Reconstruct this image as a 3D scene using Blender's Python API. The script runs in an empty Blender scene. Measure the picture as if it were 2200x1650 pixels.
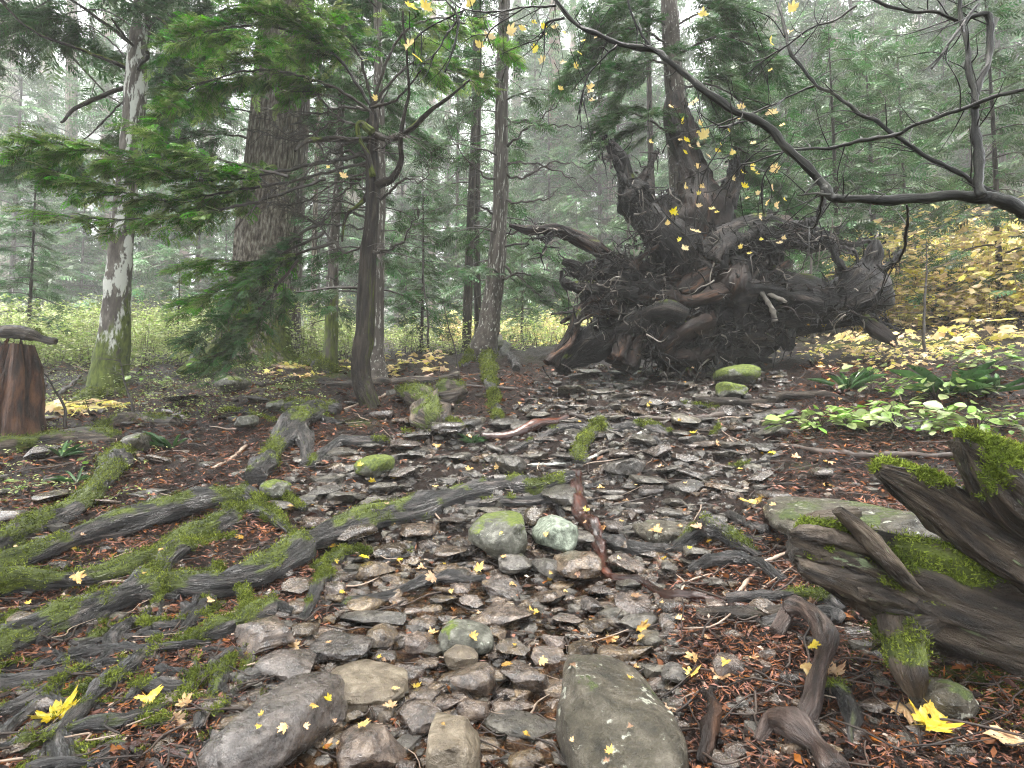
import bpy, bmesh, math, random
import numpy as np
from mathutils import Vector
random.seed(7); RNG = np.random.default_rng(11)
S = bpy.context.scene; COL = S.collection
R = math.radians
# ------------------------------------------------------------------ camera, sky, sun, exposure
EYE = np.array([0., 0., 1.35]); F = 1200.0; PITCH = R(3.0)
cam_d = bpy.data.cameras.new('camera'); cam = bpy.data.objects.new('camera', cam_d); COL.objects.link(cam)
cam.location = EYE; cam.rotation_euler = (R(90)+PITCH, 0, 0)
cam_d.sensor_width = 36; cam_d.lens = F/2200*36; cam_d.clip_end = 1000; cam_d.clip_start = .05
S.camera = cam
W = bpy.data.worlds.new('World'); S.world = W; W.use_nodes = True
wt = W.node_tree; bg = wt.nodes['Background']
sky = wt.nodes.new('ShaderNodeTexSky'); sky.sky_type = 'NISHITA'; sky.sun_disc = False
sky.sun_elevation = R(80); sky.sun_rotation = R(210); sky.air_density = 1.0; sky.dust_density = 4; sky.ozone_density = 1
hs = wt.nodes.new('ShaderNodeHueSaturation'); hs.inputs['Saturation'].default_value = .12
wt.links.new(sky.outputs[0], hs.inputs['Color']); wt.links.new(hs.outputs[0], bg.inputs[0])
bg.inputs[1].default_value = .15
sun_d = bpy.data.lights.new('sun', 'SUN'); sun_d.energy = 1.5; sun_d.angle = R(26); sun_d.color = (1, .95, .88)
sun = bpy.data.objects.new('sun', sun_d); COL.objects.link(sun); sun.rotation_euler = (R(10), 0, R(-30))
S.view_settings.view_transform = 'Standard'; S.view_settings.look = 'None'
S.view_settings.exposure = 3.3; S.view_settings.gamma = 1; S.view_settings.use_curve_mapping = False
S.cycles.max_bounces = 6; S.cycles.diffuse_bounces = 3; S.cycles.glossy_bounces = 2; S.cycles.transmission_bounces = 3
S.cycles.transparent_max_bounces = 6; S.cycles.volume_bounces = 2
S.cycles.use_denoising = True; S.cycles.denoising_prefilter = 'NONE'; S.cycles.sample_clamp_indirect = 4; S.cycles.use_adaptive_sampling = False; S.cycles.filter_width = 1.15; S.cycles.caustics_reflective = False; S.cycles.caustics_refractive = False
HAZE = .0023

# ------------------------------------------------------------------ noise and rays
def _h(ix, iy, iz, s):
    n = (ix*374761393 + iy*668265263 + iz*2147483647 + s*1274126177) & 0xffffffff
    n = ((n ^ (n >> 13))*1274126177) & 0xffffffff
    return ((n ^ (n >> 16)) & 0xffff)/32767.5 - 1
def vn(p, s=0):
    p = np.asarray(p, float); i = np.floor(p).astype(np.int64); f = p-i; f = f*f*(3-2*f)
    r = 0
    for a in (0, 1):
        wx = f[:, 0] if a else 1-f[:, 0]
        for b in (0, 1):
            wy = f[:, 1] if b else 1-f[:, 1]
            for c in (0, 1):
                wz = f[:, 2] if c else 1-f[:, 2]
                r = r + wx*wy*wz*_h(i[:, 0]+a, i[:, 1]+b, i[:, 2]+c, s)
    return r
def fbm(p, o=3, s=0):
    r = 0; a = 1.
    for k in range(o):
        r = r + a*vn(np.asarray(p)*2**k + 7.3*k, s+k); a *= .5
    return r
cp, sp = math.cos(PITCH), math.sin(PITCH)
def ray(u, v):
    a, c = (u-1100)/F, (825-v)/F
    y = cp - sp*c; z = sp + cp*c
    return a/y, z/y            # x and z per unit of Y
def P(u, v, Y):
    a, c = ray(u, v); return np.array([a*Y, Y, EYE[2]+c*Y])
# ------------------------------------------------------------------ the ground's shape
_us = [-500, 0, 550, 1100, 1650, 2200, 2700]
_rows = {1.9: (1640, 1650, 1670, 1720, 1640, 1560, 1480), 3: (1325, 1330, 1345, 1375, 1290, 1190, 1100),
 4.5: (1130, 1130, 1140, 1165, 1090, 985, 900), 6: (1005, 1000, 1000, 1010, 955, 880, 800),
 8: (915, 905, 890, 862, 815, 770, 700), 10: (860, 848, 832, 797, 768, 718, 640), 14: (800, 792, 783, 757, 738, 672, 590),
 20: (745, 745, 748, 737, 705, 605, 540), 30: (705, 712, 722, 722, 685, 552, 490), 60: (680, 692, 706, 714, 665, 510, 440),
 150: (670, 682, 702, 710, 655, 495, 420)}
_c, _e = [], []
for Y, vs in _rows.items():
    for u, v in zip(_us, vs):
        a, c = ray(u, v); _c.append((a*1.2, math.log(Y))); _e.append(c)
_c = np.array(_c); _e = np.array(_e)
def _phi(r2): return np.where(r2 > 1e-9, r2*np.log(r2+1e-12)*.5, 0)
_A = np.zeros((len(_c)+3,)*2); n_ = len(_c)
_A[:n_, :n_] = _phi(((_c[:, None]-_c[None])**2).sum(2)) + np.eye(n_)*.004
_A[:n_, n_] = 1; _A[:n_, n_+1:] = _c; _A[n_:, :n_] = _A[:n_, n_:].T
_w = np.linalg.solve(_A, np.concatenate([_e, [0, 0, 0]]))
def Hs(x, y):
    x = np.atleast_1d(np.asarray(x, float)); y = np.atleast_1d(np.asarray(y, float))
    ye = np.clip(y, 1.2, 270); q = np.stack([np.clip(x/ye, -1.5, 1.5)*1.2, np.log(ye)], 1)
    out = np.zeros(len(q))
    for k in range(0, len(q), 20000):
        qq = q[k:k+20000]
        out[k:k+20000] = _phi(((qq[:, None]-_c[None])**2).sum(2)) @ _w[:n_] + _w[n_] + qq @ _w[n_+1:]
    return EYE[2] + out*ye
def _hit(fn, u, v):
    a, c = ray(u, v); Y = np.geomspace(1.3, 140, 900)
    d = EYE[2]+c*Y - fn(a*Y, Y); k = np.argmax(d <= 0)
    if d[k] > 0: k = 899
    if k == 0: y = Y[0]
    else: y = Y[k-1]+(Y[k]-Y[k-1])*d[k-1]/(d[k-1]-d[k]+1e-9)
    return np.array([a*y, y, EYE[2]+c*y])
_edge = [(1650, 480, 1440), (1500, 520, 1440), (1350, 600, 1430), (1240, 720, 1400), (1170, 760, 1520), (1100, 620, 1640), (1000, 640, 1660),
         (930, 930, 1650), (870, 1120, 1660), (820, 1190, 1700), (790, 1240, 1600)]
_el = [(_hit(Hs, l, v), _hit(Hs, r, v)) for v, l, r in _edge]
_ey = np.array([(a[1]+b[1])/2 for a, b in _el]); _ea = np.array([a[0]/a[1] for a, b in _el]); _eb = np.array([b[0]/b[1] for a, b in _el])
def path(x, y):                 # 1 on the stream bed, 0 off it
    x = np.atleast_1d(x); y = np.atleast_1d(y); t = x/np.maximum(y, .8)
    l = np.interp(y, _ey, _ea); r = np.interp(y, _ey, _eb)
    n = vn(np.stack([x*1.7, y*1.7, x*0], 1), 5)*.06
    m = np.clip(np.minimum(t-l+n, r-t+n)/.07+.5, 0, 1)
    return m*np.clip((9.6-y)/1.0, 0, 1)
def H(x, y):
    x = np.atleast_1d(np.asarray(x, float)); y = np.atleast_1d(np.asarray(y, float))
    p = np.stack([x, y, x*0], 1); m = path(x, y)
    amp = np.clip(y/8, .35, 1.4)
    lump = fbm(p*.9, 3, 1)*.07 + np.abs(fbm(p*2.3, 3, 4))*.06
    fine = fbm(p*6, 4, 9)*.020
    return Hs(x, y) + lump*amp*(1-.75*m) + fine*(1-.2*m) - .045*m*np.clip(5-y, 0, 1) + .05*amp*(1-m) - .02
def G(u, v): return _hit(H, u, v)
def Z(x, y): return float(H(x, y)[0])
def Zv(a): return H(a[:, 0], a[:, 1])

# ------------------------------------------------------------------ materials
def mk(name, cols, scale=5, stretch=(1, 1, 1), rough=.6, bump=.3, bscale=40, bstretch=None, moss=None, lich=None, rnd=.3,
       coat=0., transl=0., hue=0., detail=5, bdist=.01, spec=.5, grain=False):
    m = bpy.data.materials.new(name); m.use_nodes = True; t = m.node_tree; nd = t.nodes; L = t.links.new
    b = nd['Principled BSDF']; geo = nd.new('ShaderNodeNewGeometry')
    if grain: ga = nd.new('ShaderNodeAttribute'); ga.attribute_name = 'grain'; stretch = bstretch = (1, 1, 1)
    def mapped(st):
        q = nd.new('ShaderNodeVectorMath'); q.operation = 'MULTIPLY'; L(ga.outputs['Vector'] if grain else geo.outputs['Position'], q.inputs[0]); q.inputs[1].default_value = st; return q.outputs[0]
    def noise(sc, st=(1, 1, 1), de=detail, ro=.6):
        q = nd.new('ShaderNodeTexNoise'); q.inputs['Scale'].default_value = sc; q.inputs['Detail'].default_value = de
        q.inputs['Roughness'].default_value = ro; L(mapped(st), q.inputs['Vector']); return q.outputs[0]
    def mathn(op, a, c_):
        q = nd.new('ShaderNodeMath'); q.operation = op
        for k, s_ in enumerate((a, c_)):
            if isinstance(s_, (int, float)): q.inputs[k].default_value = s_
            else: L(s_, q.inputs[k])
        return q.outputs[0]
    def mix(f, a, c_):
        q = nd.new('ShaderNodeMix'); q.data_type = 'RGBA'; L(f, q.inputs[0])
        for k, s_ in ((6, a), (7, c_)):
            if isinstance(s_, tuple): q.inputs[k].default_value = (*s_, 1)
            else: L(s_, q.inputs[k])
        return q.outputs[2]
    def ramp(f, stops):
        q = nd.new('ShaderNodeValToRGB'); e = q.color_ramp.elements
        while len(e) < len(stops): e.new(.5)
        for k, (p_, c_) in enumerate(stops):
            e[k].position = p_; e[k].color = (*c_, 1) if isinstance(c_, tuple) else (c_, c_, c_, 1)
        L(f, q.inputs[0]); return q.outputs[0]
    n1 = noise(scale, stretch)
    col = ramp(n1, cols)
    at = nd.new('ShaderNodeAttribute'); at.attribute_name = 'rnd'
    oi = nd.new('ShaderNodeObjectInfo')
    rr = mathn('FRACT', mathn('ADD', at.outputs['Fac'], oi.outputs['Random']), 0)
    hsn = nd.new('ShaderNodeHueSaturation'); L(col, hsn.inputs['Color'])
    L(mathn('ADD', mathn('MULTIPLY', rr, 2*rnd), 1-rnd), hsn.inputs['Value'])
    if hue:
        r2 = mathn('FRACT', mathn('MULTIPLY', rr, 7.31), 0)
        L(mathn('ADD', mathn('MULTIPLY', r2, 2*hue), .5-hue), hsn.inputs['Hue'])
        L(mathn('ADD', mathn('MULTIPLY', r2, .5), .75), hsn.inputs['Saturation'])
    col = hsn.outputs[0]
    if lich:
        f = ramp(noise(lich[1], lich[3] if len(lich) > 3 else (1, 1, 1), 4, .65), [(lich[2], 0.), (min(lich[2]+.05, 1), 1.)])
        col = mix(f, col, lich[0])
    ro = ramp(noise(scale*2.3), [(.3, max(rough-.12, 0)), (.7, min(rough+.15, 1))])
    if moss:
        am = nd.new('ShaderNodeAttribute'); am.attribute_name = 'moss'
        f = ramp(mathn('ADD', am.outputs['Fac'], mathn('MULTIPLY', mathn('SUBTRACT', noise(28, de=4) if moss is not True else n1, .5), .9)), [(.42, 0.), (.58, 1.)])
        mc = ramp(noise(35, de=3), [(.3, moss[0]), (.7, moss[1])])
        col = mix(f, col, mc); ro = mix(f, ro, (.9, .9, .9))
    L(col, b.inputs['Base Color']); L(ro, b.inputs['Roughness'])
    b.inputs['Specular IOR Level'].default_value = spec
    if coat: b.inputs['Coat Weight'].default_value = coat; b.inputs['Coat Roughness'].default_value = .07
    if bump:
        q = nd.new('ShaderNodeBump'); q.inputs['Strength'].default_value = bump; q.inputs['Distance'].default_value = bdist
        L(noise(bscale, bstretch or stretch, 6, .65), q.inputs['Height']); L(q.outputs[0], b.inputs['Normal'])
        if coat: L(q.outputs[0], b.inputs['Coat Normal'])
    if transl:
        tr = nd.new('ShaderNodeBsdfTranslucent'); L(col, tr.inputs[0]); ms = nd.new('ShaderNodeMixShader'); ms.inputs[0].default_value = transl
        L(b.outputs[0], ms.inputs[1]); L(tr.outputs[0], ms.inputs[2]); L(ms.outputs[0], nd['Material Output'].inputs[0])
    return m
MOSS = ((.022, .034, .006), (.13, .165, .028)); MOSSY = ((.07, .11, .012), (.24, .30, .045))
M = dict(
 ground=mk('forest_floor', [(.3, (.003, .002, .0014)), (.5, (.012, .006, .0038)), (.72, (.04, .019, .010))], 22, rough=.45, bump=1, bscale=50, moss=((.015, .024, .004), (.08, .10, .018)), rnd=0, bdist=.05, spec=.3),
 bark=mk('fir_bark', [(.34, (.035, .028, .021)), (.5, (.14, .12, .095)), (.66, (.33, .31, .255))], 26, rough=.85, bump=1, bscale=40, bdist=.08, moss=MOSS, rnd=.15, grain=True, spec=.2),
 barklich=mk('lichen_bark', [(.3, (.035, .03, .024)), (.55, (.11, .095, .08)), (.75, (.23, .21, .18))], 14, rough=.85, bump=.9, bscale=36, bdist=.03, moss=MOSS, lich=((.50, .51, .46), 8, .50), rnd=.1, grain=True),
 barkdark=mk('dark_bark', [(.32, (.008, .006, .005)), (.52, (.028, .021, .015)), (.68, (.07, .056, .042))], 22, rough=.6, bump=1, bscale=50, bdist=.05, moss=MOSS, lich=((.22, .23, .2), 30, .66), rnd=.1, grain=True, spec=.3),
 barkfar=mk('reddish_bark', [(.3, (.05, .03, .022)), (.7, (.16, .10, .075))], 6, (1, 1, .2), rough=.9, bump=.6, bscale=20, rnd=.25, moss=MOSS, grain=True),
 root=mk('root_bark', [(.38, (.004, .0035, .0035)), (.5, (.020, .018, .017)), (.6, (.072, .064, .060)), (.72, (.19, .155, .135))], 34, rough=.34, bump=1.0, bscale=80, bdist=.05, moss=MOSS, rnd=.2, grain=True, coat=.5),
 barkgrey=mk('flecked_grey_bark', [(.3, (.03, .025, .02)), (.55, (.085, .072, .06)), (.75, (.17, .15, .13))], 14, (1, 1, .5), rough=.8, bump=.9, bscale=32, bdist=.02, moss=MOSS, lich=((.36, .36, .32), 26, .58), rnd=.1, grain=True),
 redroot=mk('wet_red_root', [(.35, (.010, .004, .003)), (.55, (.045, .014, .008)), (.72, (.20, .06, .028))], 14, rough=.3, bump=.7, bscale=60, rnd=.15, moss=MOSS, coat=.3, grain=True),
 black=mk('black_root_wood', [(.40, (.0008, .0006, .0006)), (.56, (.0045, .0034, .003)), (.70, (.05, .036, .027))], 16, rough=.5, bump=1.0, bscale=45, bdist=.05, rnd=.5, moss=MOSS, spec=.3, grain=True),
 brownwood=mk('torn_brown_wood', [(.40, (.003, .0018, .0013)), (.58, (.018, .009, .0055)), (.74, (.13, .062, .032))], 12, rough=.55, bump=1, bscale=40, bdist=.03, rnd=.3, moss=MOSS, grain=True, spec=.3),
 palefibre=mk('pale_rootlet', [(.3, (.05, .042, .036)), (.7, (.22, .20, .17))], 8, rough=.7, rnd=.45),
 redstump=mk('red_decayed_wood', [(.34, (.012, .006, .004)), (.5, (.06, .026, .014)), (.68, (.19, .09, .045))], 16, rough=.6, bump=1, bscale=40, bdist=.05, rnd=.1, moss=MOSS, grain=True),
 rot=mk('rotten_wood', [(.34, (.006, .004, .003)), (.48, (.04, .028, .019)), (.6, (.10, .075, .052)), (.74, (.22, .18, .135))], 24, rough=.5, bump=1, bscale=60, bdist=.05, rnd=.15, moss=MOSS, lich=((.22, .27, .15), 40, .64), grain=True, coat=.2),
 polished=mk('polished_root', [(.32, (.010, .006, .005)), (.5, (.042, .025, .019)), (.7, (.15, .105, .085))], 45, rough=.35, bump=1, bscale=90, bdist=.02, rnd=.1, moss=MOSS, coat=.3, grain=True),
 wet=mk('wet_brown_stone', [(.32, (.016, .010, .006)), (.5, (.062, .041, .026)), (.68, (.16, .118, .08))], 18, rough=.2, bump=.6, bscale=55, rnd=.5, hue=.012, coat=1., moss=MOSS, bdist=.02),
 grey=mk('grey_stone', [(.32, (.018, .016, .012)), (.5, (.058, .051, .041)), (.68, (.15, .137, .115))], 18, rough=.32, bump=.7, bscale=55, rnd=.45, hue=.012, coat=.6, moss=MOSS, bdist=.02),
 slate=mk('purple_grey_stone', [(.32, (.018, .014, .012)), (.5, (.06, .048, .041)), (.68, (.145, .122, .106))], 16, rough=.24, bump=.6, bscale=50, rnd=.35, coat=.9, moss=MOSS, bdist=.02),
 mossy=mk('mossy_stone', [(.32, (.03, .030, .022)), (.5, (.08, .08, .06)), (.7, (.21, .21, .175))], 18, rough=.45, bump=.8, bscale=45, rnd=.15, moss=((.03, .05, .008), (.15, .19, .025)), lich=((.34, .36, .30), 34, .64), bdist=.02, coat=.2),
 pale=mk('pale_green_lichen_stone', [(.32, (.07, .08, .062)), (.5, (.2, .235, .18)), (.7, (.42, .47, .38))], 22, rough=.6, bump=.8, bscale=45, rnd=.1, moss=MOSS, bdist=.02),
 boulder=mk('olive_boulder', [(.3, (.02, .018, .011)), (.5, (.062, .053, .034)), (.7, (.15, .132, .10))], 12, rough=.36, bump=1, bscale=30, rnd=.1, moss=((.02, .035, .006), (.09, .12, .02)), lich=((.5, .51, .42), 13, .61), coat=.4, bdist=.04),
 tan=mk('pale_tan_stone', [(.3, (.06, .046, .03)), (.52, (.15, .12, .082)), (.72, (.29, .25, .185))], 14, rough=.36, bump=.7, bscale=32, rnd=.1, moss=MOSS, coat=.25, bdist=.03),
 needle=mk('needle_litter', [(.3, (.075, .027, .014)), (.7, (.24, .10, .055))], 4, rough=.5, bump=0, rnd=.8, hue=.012, spec=.3),
 twig=mk('twig_bark', [(.3, (.014, .009, .007)), (.7, (.06, .042, .032))], 10, rough=.55, bump=.3, rnd=.5),
 paletwig=mk('pale_twig', [(.3, (.2, .14, .10)), (.7, (.42, .33, .26))], 10, rough=.5, bump=.2, rnd=.25),
 mossblade=mk('moss_blade', [(.3, (.045, .065, .008)), (.7, (.21, .25, .04))], 6, rough=.7, bump=0, rnd=.7, transl=.25, spec=.2),
 mossbright=mk('bright_moss', [(.3, (.06, .095, .010)), (.7, (.26, .32, .05))], 6, rough=.8, bump=0, rnd=.7, transl=.3, spec=.2),
 fol=mk('conifer_needles', [(.3, (.025, .07, .022)), (.7, (.075, .15, .045))], 1.2, rough=.45, bump=0, rnd=.55, hue=.03, transl=.3),
 folnear=mk('wet_conifer_needles', [(.3, (.05, .13, .022)), (.7, (.20, .33, .06))], 3, rough=.35, bump=0, rnd=.65, hue=.045, transl=.35, spec=.35),
 branch=mk('branch_bark', [(.3, (.014, .011, .009)), (.7, (.06, .05, .04))], 12, rough=.55, bump=.2, rnd=.3),
 maple=mk('maple_bark', [(.36, (.003, .003, .0025)), (.52, (.012, .012, .009)), (.68, (.055, .055, .044))], 26, rough=.42, bump=.9, bscale=70, rnd=.1, lich=((.3, .32, .28), 18, .68), grain=True, spec=.3),
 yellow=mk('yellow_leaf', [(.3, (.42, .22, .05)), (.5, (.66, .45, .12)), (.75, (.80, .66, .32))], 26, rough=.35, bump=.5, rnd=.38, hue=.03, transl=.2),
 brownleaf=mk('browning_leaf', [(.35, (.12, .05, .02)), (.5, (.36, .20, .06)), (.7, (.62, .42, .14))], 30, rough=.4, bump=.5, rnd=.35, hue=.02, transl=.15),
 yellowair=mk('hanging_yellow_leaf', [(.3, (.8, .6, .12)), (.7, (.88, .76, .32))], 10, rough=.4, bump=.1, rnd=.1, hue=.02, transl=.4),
 yellowbush=mk('yellow_foliage', [(.3, (.60, .45, .12)), (.7, (.86, .76, .42))], 2, rough=.5, bump=0, rnd=.35, hue=.04, transl=.35),
 shrub=mk('pale_shrub_leaf', [(.3, (.22, .30, .08)), (.7, (.50, .55, .22))], 2, rough=.4, bump=0, rnd=.4, hue=.03, transl=.3),
 green=mk('green_leaf', [(.3, (.16, .27, .06)), (.7, (.38, .50, .17))], 5, rough=.28, bump=0, rnd=.35, hue=.03, transl=.25),
 fern=mk('dark_fern_leaf', [(.3, (.03, .085, .03)), (.7, (.09, .18, .06))], 5, rough=.3, bump=0, rnd=.3, transl=.2),
)
def water_mat():
    m = bpy.data.materials.new('stream_water'); m.use_nodes = True; t = m.node_tree; nd = t.nodes; L = t.links.new
    nd.remove(nd['Principled BSDF']); o = nd['Material Output']
    fr = nd.new('ShaderNodeFresnel'); fr.inputs[0].default_value = 1.33
    tr = nd.new('ShaderNodeBsdfTransparent'); tr.inputs[0].default_value = (.72, .56, .42, 1)
    gl = nd.new('ShaderNodeBsdfGlossy'); gl.inputs['Roughness'].default_value = .04
    no = nd.new('ShaderNodeTexNoise'); no.inputs['Scale'].default_value = 16; no.inputs['Detail'].default_value = 3
    ge = nd.new('ShaderNodeNewGeometry'); L(ge.outputs['Position'], no.inputs['Vector'])
    bu = nd.new('ShaderNodeBump'); bu.inputs['Strength'].default_value = .7; bu.inputs['Distance'].default_value = .02
    L(no.outputs[0], bu.inputs['Height']); L(bu.outputs[0], gl.inputs['Normal']); L(bu.outputs[0], fr.inputs['Normal'])
    mx = nd.new('ShaderNodeMixShader'); L(fr.outputs[0], mx.inputs[0]); L(tr.outputs[0], mx.inputs[1]); L(gl.outputs[0], mx.inputs[2])
    L(mx.outputs[0], o.inputs[0]); return m
M['water'] = water_mat()

# ------------------------------------------------------------------ mesh building
def mesh(name, V, tris=None, quads=None, mats=(), mi=None, attrs=None, smooth=True):
    me = bpy.data.meshes.new(name); V = np.asarray(V, np.float32)
    tris = np.zeros((0, 3), np.int32) if tris is None else np.asarray(tris, np.int32).reshape(-1, 3)
    quads = np.zeros((0, 4), np.int32) if quads is None else np.asarray(quads, np.int32).reshape(-1, 4)
    nt, nq = len(tris), len(quads)
    me.vertices.add(len(V)); me.vertices.foreach_set('co', V.ravel())
    loops = np.concatenate([tris.ravel(), quads.ravel()])
    me.loops.add(len(loops)); me.loops.foreach_set('vertex_index', loops)
    me.polygons.add(nt+nq)
    me.polygons.foreach_set('loop_start', np.concatenate([np.arange(nt)*3, nt*3+np.arange(nq)*4]).astype(np.int32))
    if mi is not None: me.polygons.foreach_set('material_index', np.asarray(mi, np.int32))
    for k, a in (attrs or {}).items():
        if k == 'grain': at = me.attributes.new(k, 'FLOAT_VECTOR', 'POINT'); at.data.foreach_set('vector', np.asarray(a, np.float32).ravel()); continue
        at = me.attributes.new(k, 'FLOAT', 'POINT'); at.data.foreach_set('value', np.asarray(a, np.float32))
    me.polygons.foreach_set('use_smooth', np.full(nt+nq, smooth))
    for m in mats: me.materials.append(M[m])
    me.update(calc_edges=True); return me
def obj(name, me, parent=None, label=None, cat=None, group=None, kind=None, loc=None):
    o = bpy.data.objects.new(name, me); COL.objects.link(o)
    if parent: o.parent = parent
    if loc is not None: o.location = loc
    if label: o['label'] = label
    if cat: o['category'] = cat
    if group: o['group'] = group
    if kind: o['kind'] = kind
    return o
def thing(name, label, cat, loc, group=None): return obj(name, None, None, label, cat, group, loc=Vector(loc))
class MB:
    """collects pieces; vertices are in world space, build() subtracts the parent's place"""
    def __init__(s): s.V = []; s.T = []; s.Q = []; s.mt = []; s.mq = []; s.A = {}; s.n = 0
    def add(s, V, tris=None, quads=None, m=0, **attrs):
        V = np.asarray(V, float)
        if tris is not None and len(tris): s.T.append(np.asarray(tris)+s.n); s.mt += [np.full(len(tris), m)]
        if quads is not None and len(quads): s.Q.append(np.asarray(quads)+s.n); s.mq += [np.full(len(quads), m)]
        for k in ('rnd', 'moss'): s.A.setdefault(k, []).append(np.broadcast_to(np.asarray(attrs.get(k, 0.), float), (len(V),)))
        s.A.setdefault('grain', []).append(np.asarray(attrs['grain']) if attrs.get('grain') is not None else V*.7)
        s.V.append(V); s.n += len(V); return s
    def mesh(s, name, mats, org=(0, 0, 0), smooth=True):
        V = np.concatenate(s.V)-np.asarray(org)
        mi = np.concatenate(s.mt+s.mq) if (s.mt or s.mq) else None
        return mesh(name, V, np.concatenate(s.T) if s.T else None, np.concatenate(s.Q) if s.Q else None, mats, mi,
                    {k: np.concatenate(a) for k, a in s.A.items()}, smooth)
def spline(pts, n):
    pts = np.asarray(pts, float)
    if len(pts) < 3: t = np.linspace(0, 1, n)[:, None]; return pts[0]*(1-t)+pts[-1]*t
    q = np.vstack([2*pts[0]-pts[1], pts, 2*pts[-1]-pts[-2]]); m = len(pts)-1
    t = np.linspace(0, m-1e-6, n); i = t.astype(int); f = (t-i)[:, None]
    a, b, c, d = q[i], q[i+1], q[i+2], q[i+3]
    return .5*(2*b+(c-a)*f+(2*a-5*b+4*c-d)*f*f+(3*b-a-3*c+d)*f**3)
def tube(pts, rad, seg=12, step=None, rough=.12, ridges=.1, seed=0, wob=0., nz=1., lump=0., cap=True, lenscale=1., moss=0.):
    """tapered, knobbly tube along a path. pts (k,3), rad (k). returns V, tris, quads, moss"""
    pts = np.asarray(pts, float); rad = np.asarray(rad, float)
    L = np.linalg.norm(np.diff(pts, axis=0), axis=1).sum(); mr = rad.mean()
    step = step or mr*.7; n = int(np.clip(L/step, 3, 260))
    C = spline(np.hstack([pts, rad[:, None]]), n); r = np.maximum(C[:, 3], .0008); C = C[:, :3]
    if wob:
        C = C + np.stack([vn(C/(mr*7)+k*9.1, seed+k) for k in range(3)], 1)*wob*mr
    if lump: r = r*(1+lump*vn(np.stack([s_*0+seed, s_/(mr*2.2), s_*0], 1), seed+5)) if (s_ := np.linspace(0, L, n)) is not None else r
    T = np.gradient(C, axis=0); T /= np.linalg.norm(T, axis=1)[:, None]+1e-9
    N = np.zeros_like(T); a = np.array([0, 0, 1.]) if abs(T[0, 2]) < .9 else np.array([1., 0, 0])
    v = np.cross(T[0], a); v /= np.linalg.norm(v)
    for k in range(n):
        v = v-T[k]*v.dot(T[k]); v /= np.linalg.norm(v)+1e-9; N[k] = v
    B = np.cross(T, N)
    th = np.linspace(0, 2*np.pi, seg, endpoint=False)
    s = np.linspace(0, L, n)
    ct, st = np.cos(th), np.sin(th)
    Dr = N[:, None]*ct[None, :, None]+B[:, None]*st[None, :, None]
    q = np.stack([np.broadcast_to(ct*1.3, (n, seg)), np.broadcast_to(st*1.3, (n, seg)), np.broadcast_to((s/mr*.28*lenscale)[:, None], (n, seg))], 2).reshape(-1, 3)
    global GR; GR = np.stack([np.broadcast_to(ct*mr+seed*.37 % 9, (n, seg)), np.broadcast_to(st*mr, (n, seg)), np.broadcast_to((s*.16)[:, None], (n, seg))], 2).reshape(-1, 3)
    if cap: GR = np.vstack([GR, GR[:1], GR[-1:]])
    q2 = q*[2.6, 2.6, .7]
    d = 1+rough*fbm(q*nz, 3, seed)+ridges*(1-2*np.abs(vn(q2+3.3, seed+31)))
    V = (C[:, None]+Dr*(r[:, None, None]*d.reshape(n, seg, 1))).reshape(-1, 3)
    i = np.arange(n-1)[:, None]*seg; j = np.arange(seg)[None]; jn = (j+1) % seg
    Q = np.stack([i+j, i+jn, i+jn+seg, i+j+seg], 2).reshape(-1, 4)
    tr = []
    if cap:
        V = np.vstack([V, C[:1], C[-1:]]); k = n*seg
        j = np.arange(seg); jn = (j+1) % seg
        tr = np.vstack([np.stack([np.full(seg, k), jn, j], 1), np.stack([np.full(seg, k+1), j+(n-1)*seg, jn+(n-1)*seg], 1)])
    up = np.concatenate([Dr[:, :, 2].ravel(), [0, 0]]) if cap else Dr[:, :, 2].ravel()
    ms = np.clip(.27+.40*up+vn(V/(.2)+seed, seed+77)*.65+vn(V/.07+seed, seed+78)*.3+moss-1., 0, 1) if moss else np.zeros(len(V))
    return V, tr, Q, ms
def add_tube(mb, pts, rad, m=0, rnd=0., **k):
    V, t, Q, ms = tube(pts, rad, **k); mb.add(V, t, Q, m, rnd=rnd, moss=ms, grain=GR); return mb
# leaf-like spray of conifer twigs, unit length along x
def spray_template(k, w=.055, seed=0):
    r = np.random.default_rng(seed); V = [[0, -.012, 0], [0, .012, 0], [1, 0, -.12]]; T = [[0, 1, 2]]
    for i in range(k):
        t = (i+.5)/k
        for sd in (-1, 1):
            x0 = t*.93+r.uniform(-.02, .02); L = (.36*(1-t)**.8+.1)*r.uniform(.75, 1.15); a = R(48+r.uniform(-10, 10)); z0 = -.12*x0*x0
            dx, dy = math.cos(a)*L, math.sin(a)*L*sd; px, py = -dy/L*w*.5, dx/L*w*.5; b = len(V)
            V += [[x0-px*.3, -py*.3, z0], [x0+dx*.55+px, dy*.55+py, z0-.03], [x0+dx, dy, z0-.05-.1*L], [x0+dx*.55-px, dy*.55-py, z0-.02]]
            T += [[b, b+3, b+2], [b, b+2, b+1]]
    return np.array(V), np.array(T)
SPR = [spray_template(5, .085, 1), spray_template(8, .06, 2), spray_template(11, .05, 3)]
def frames(D, roll):
    D = D/(np.linalg.norm(D, axis=1)[:, None]+1e-9); up = np.zeros_like(D); up[:, 2] = 1
    Sd = np.cross(up, D); Sd /= np.linalg.norm(Sd, axis=1)[:, None]+1e-6; U = np.cross(D, Sd)
    c, s = np.cos(roll)[:, None], np.sin(roll)[:, None]
    return np.stack([D, Sd*c+U*s, U*c-Sd*s], 2)
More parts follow.
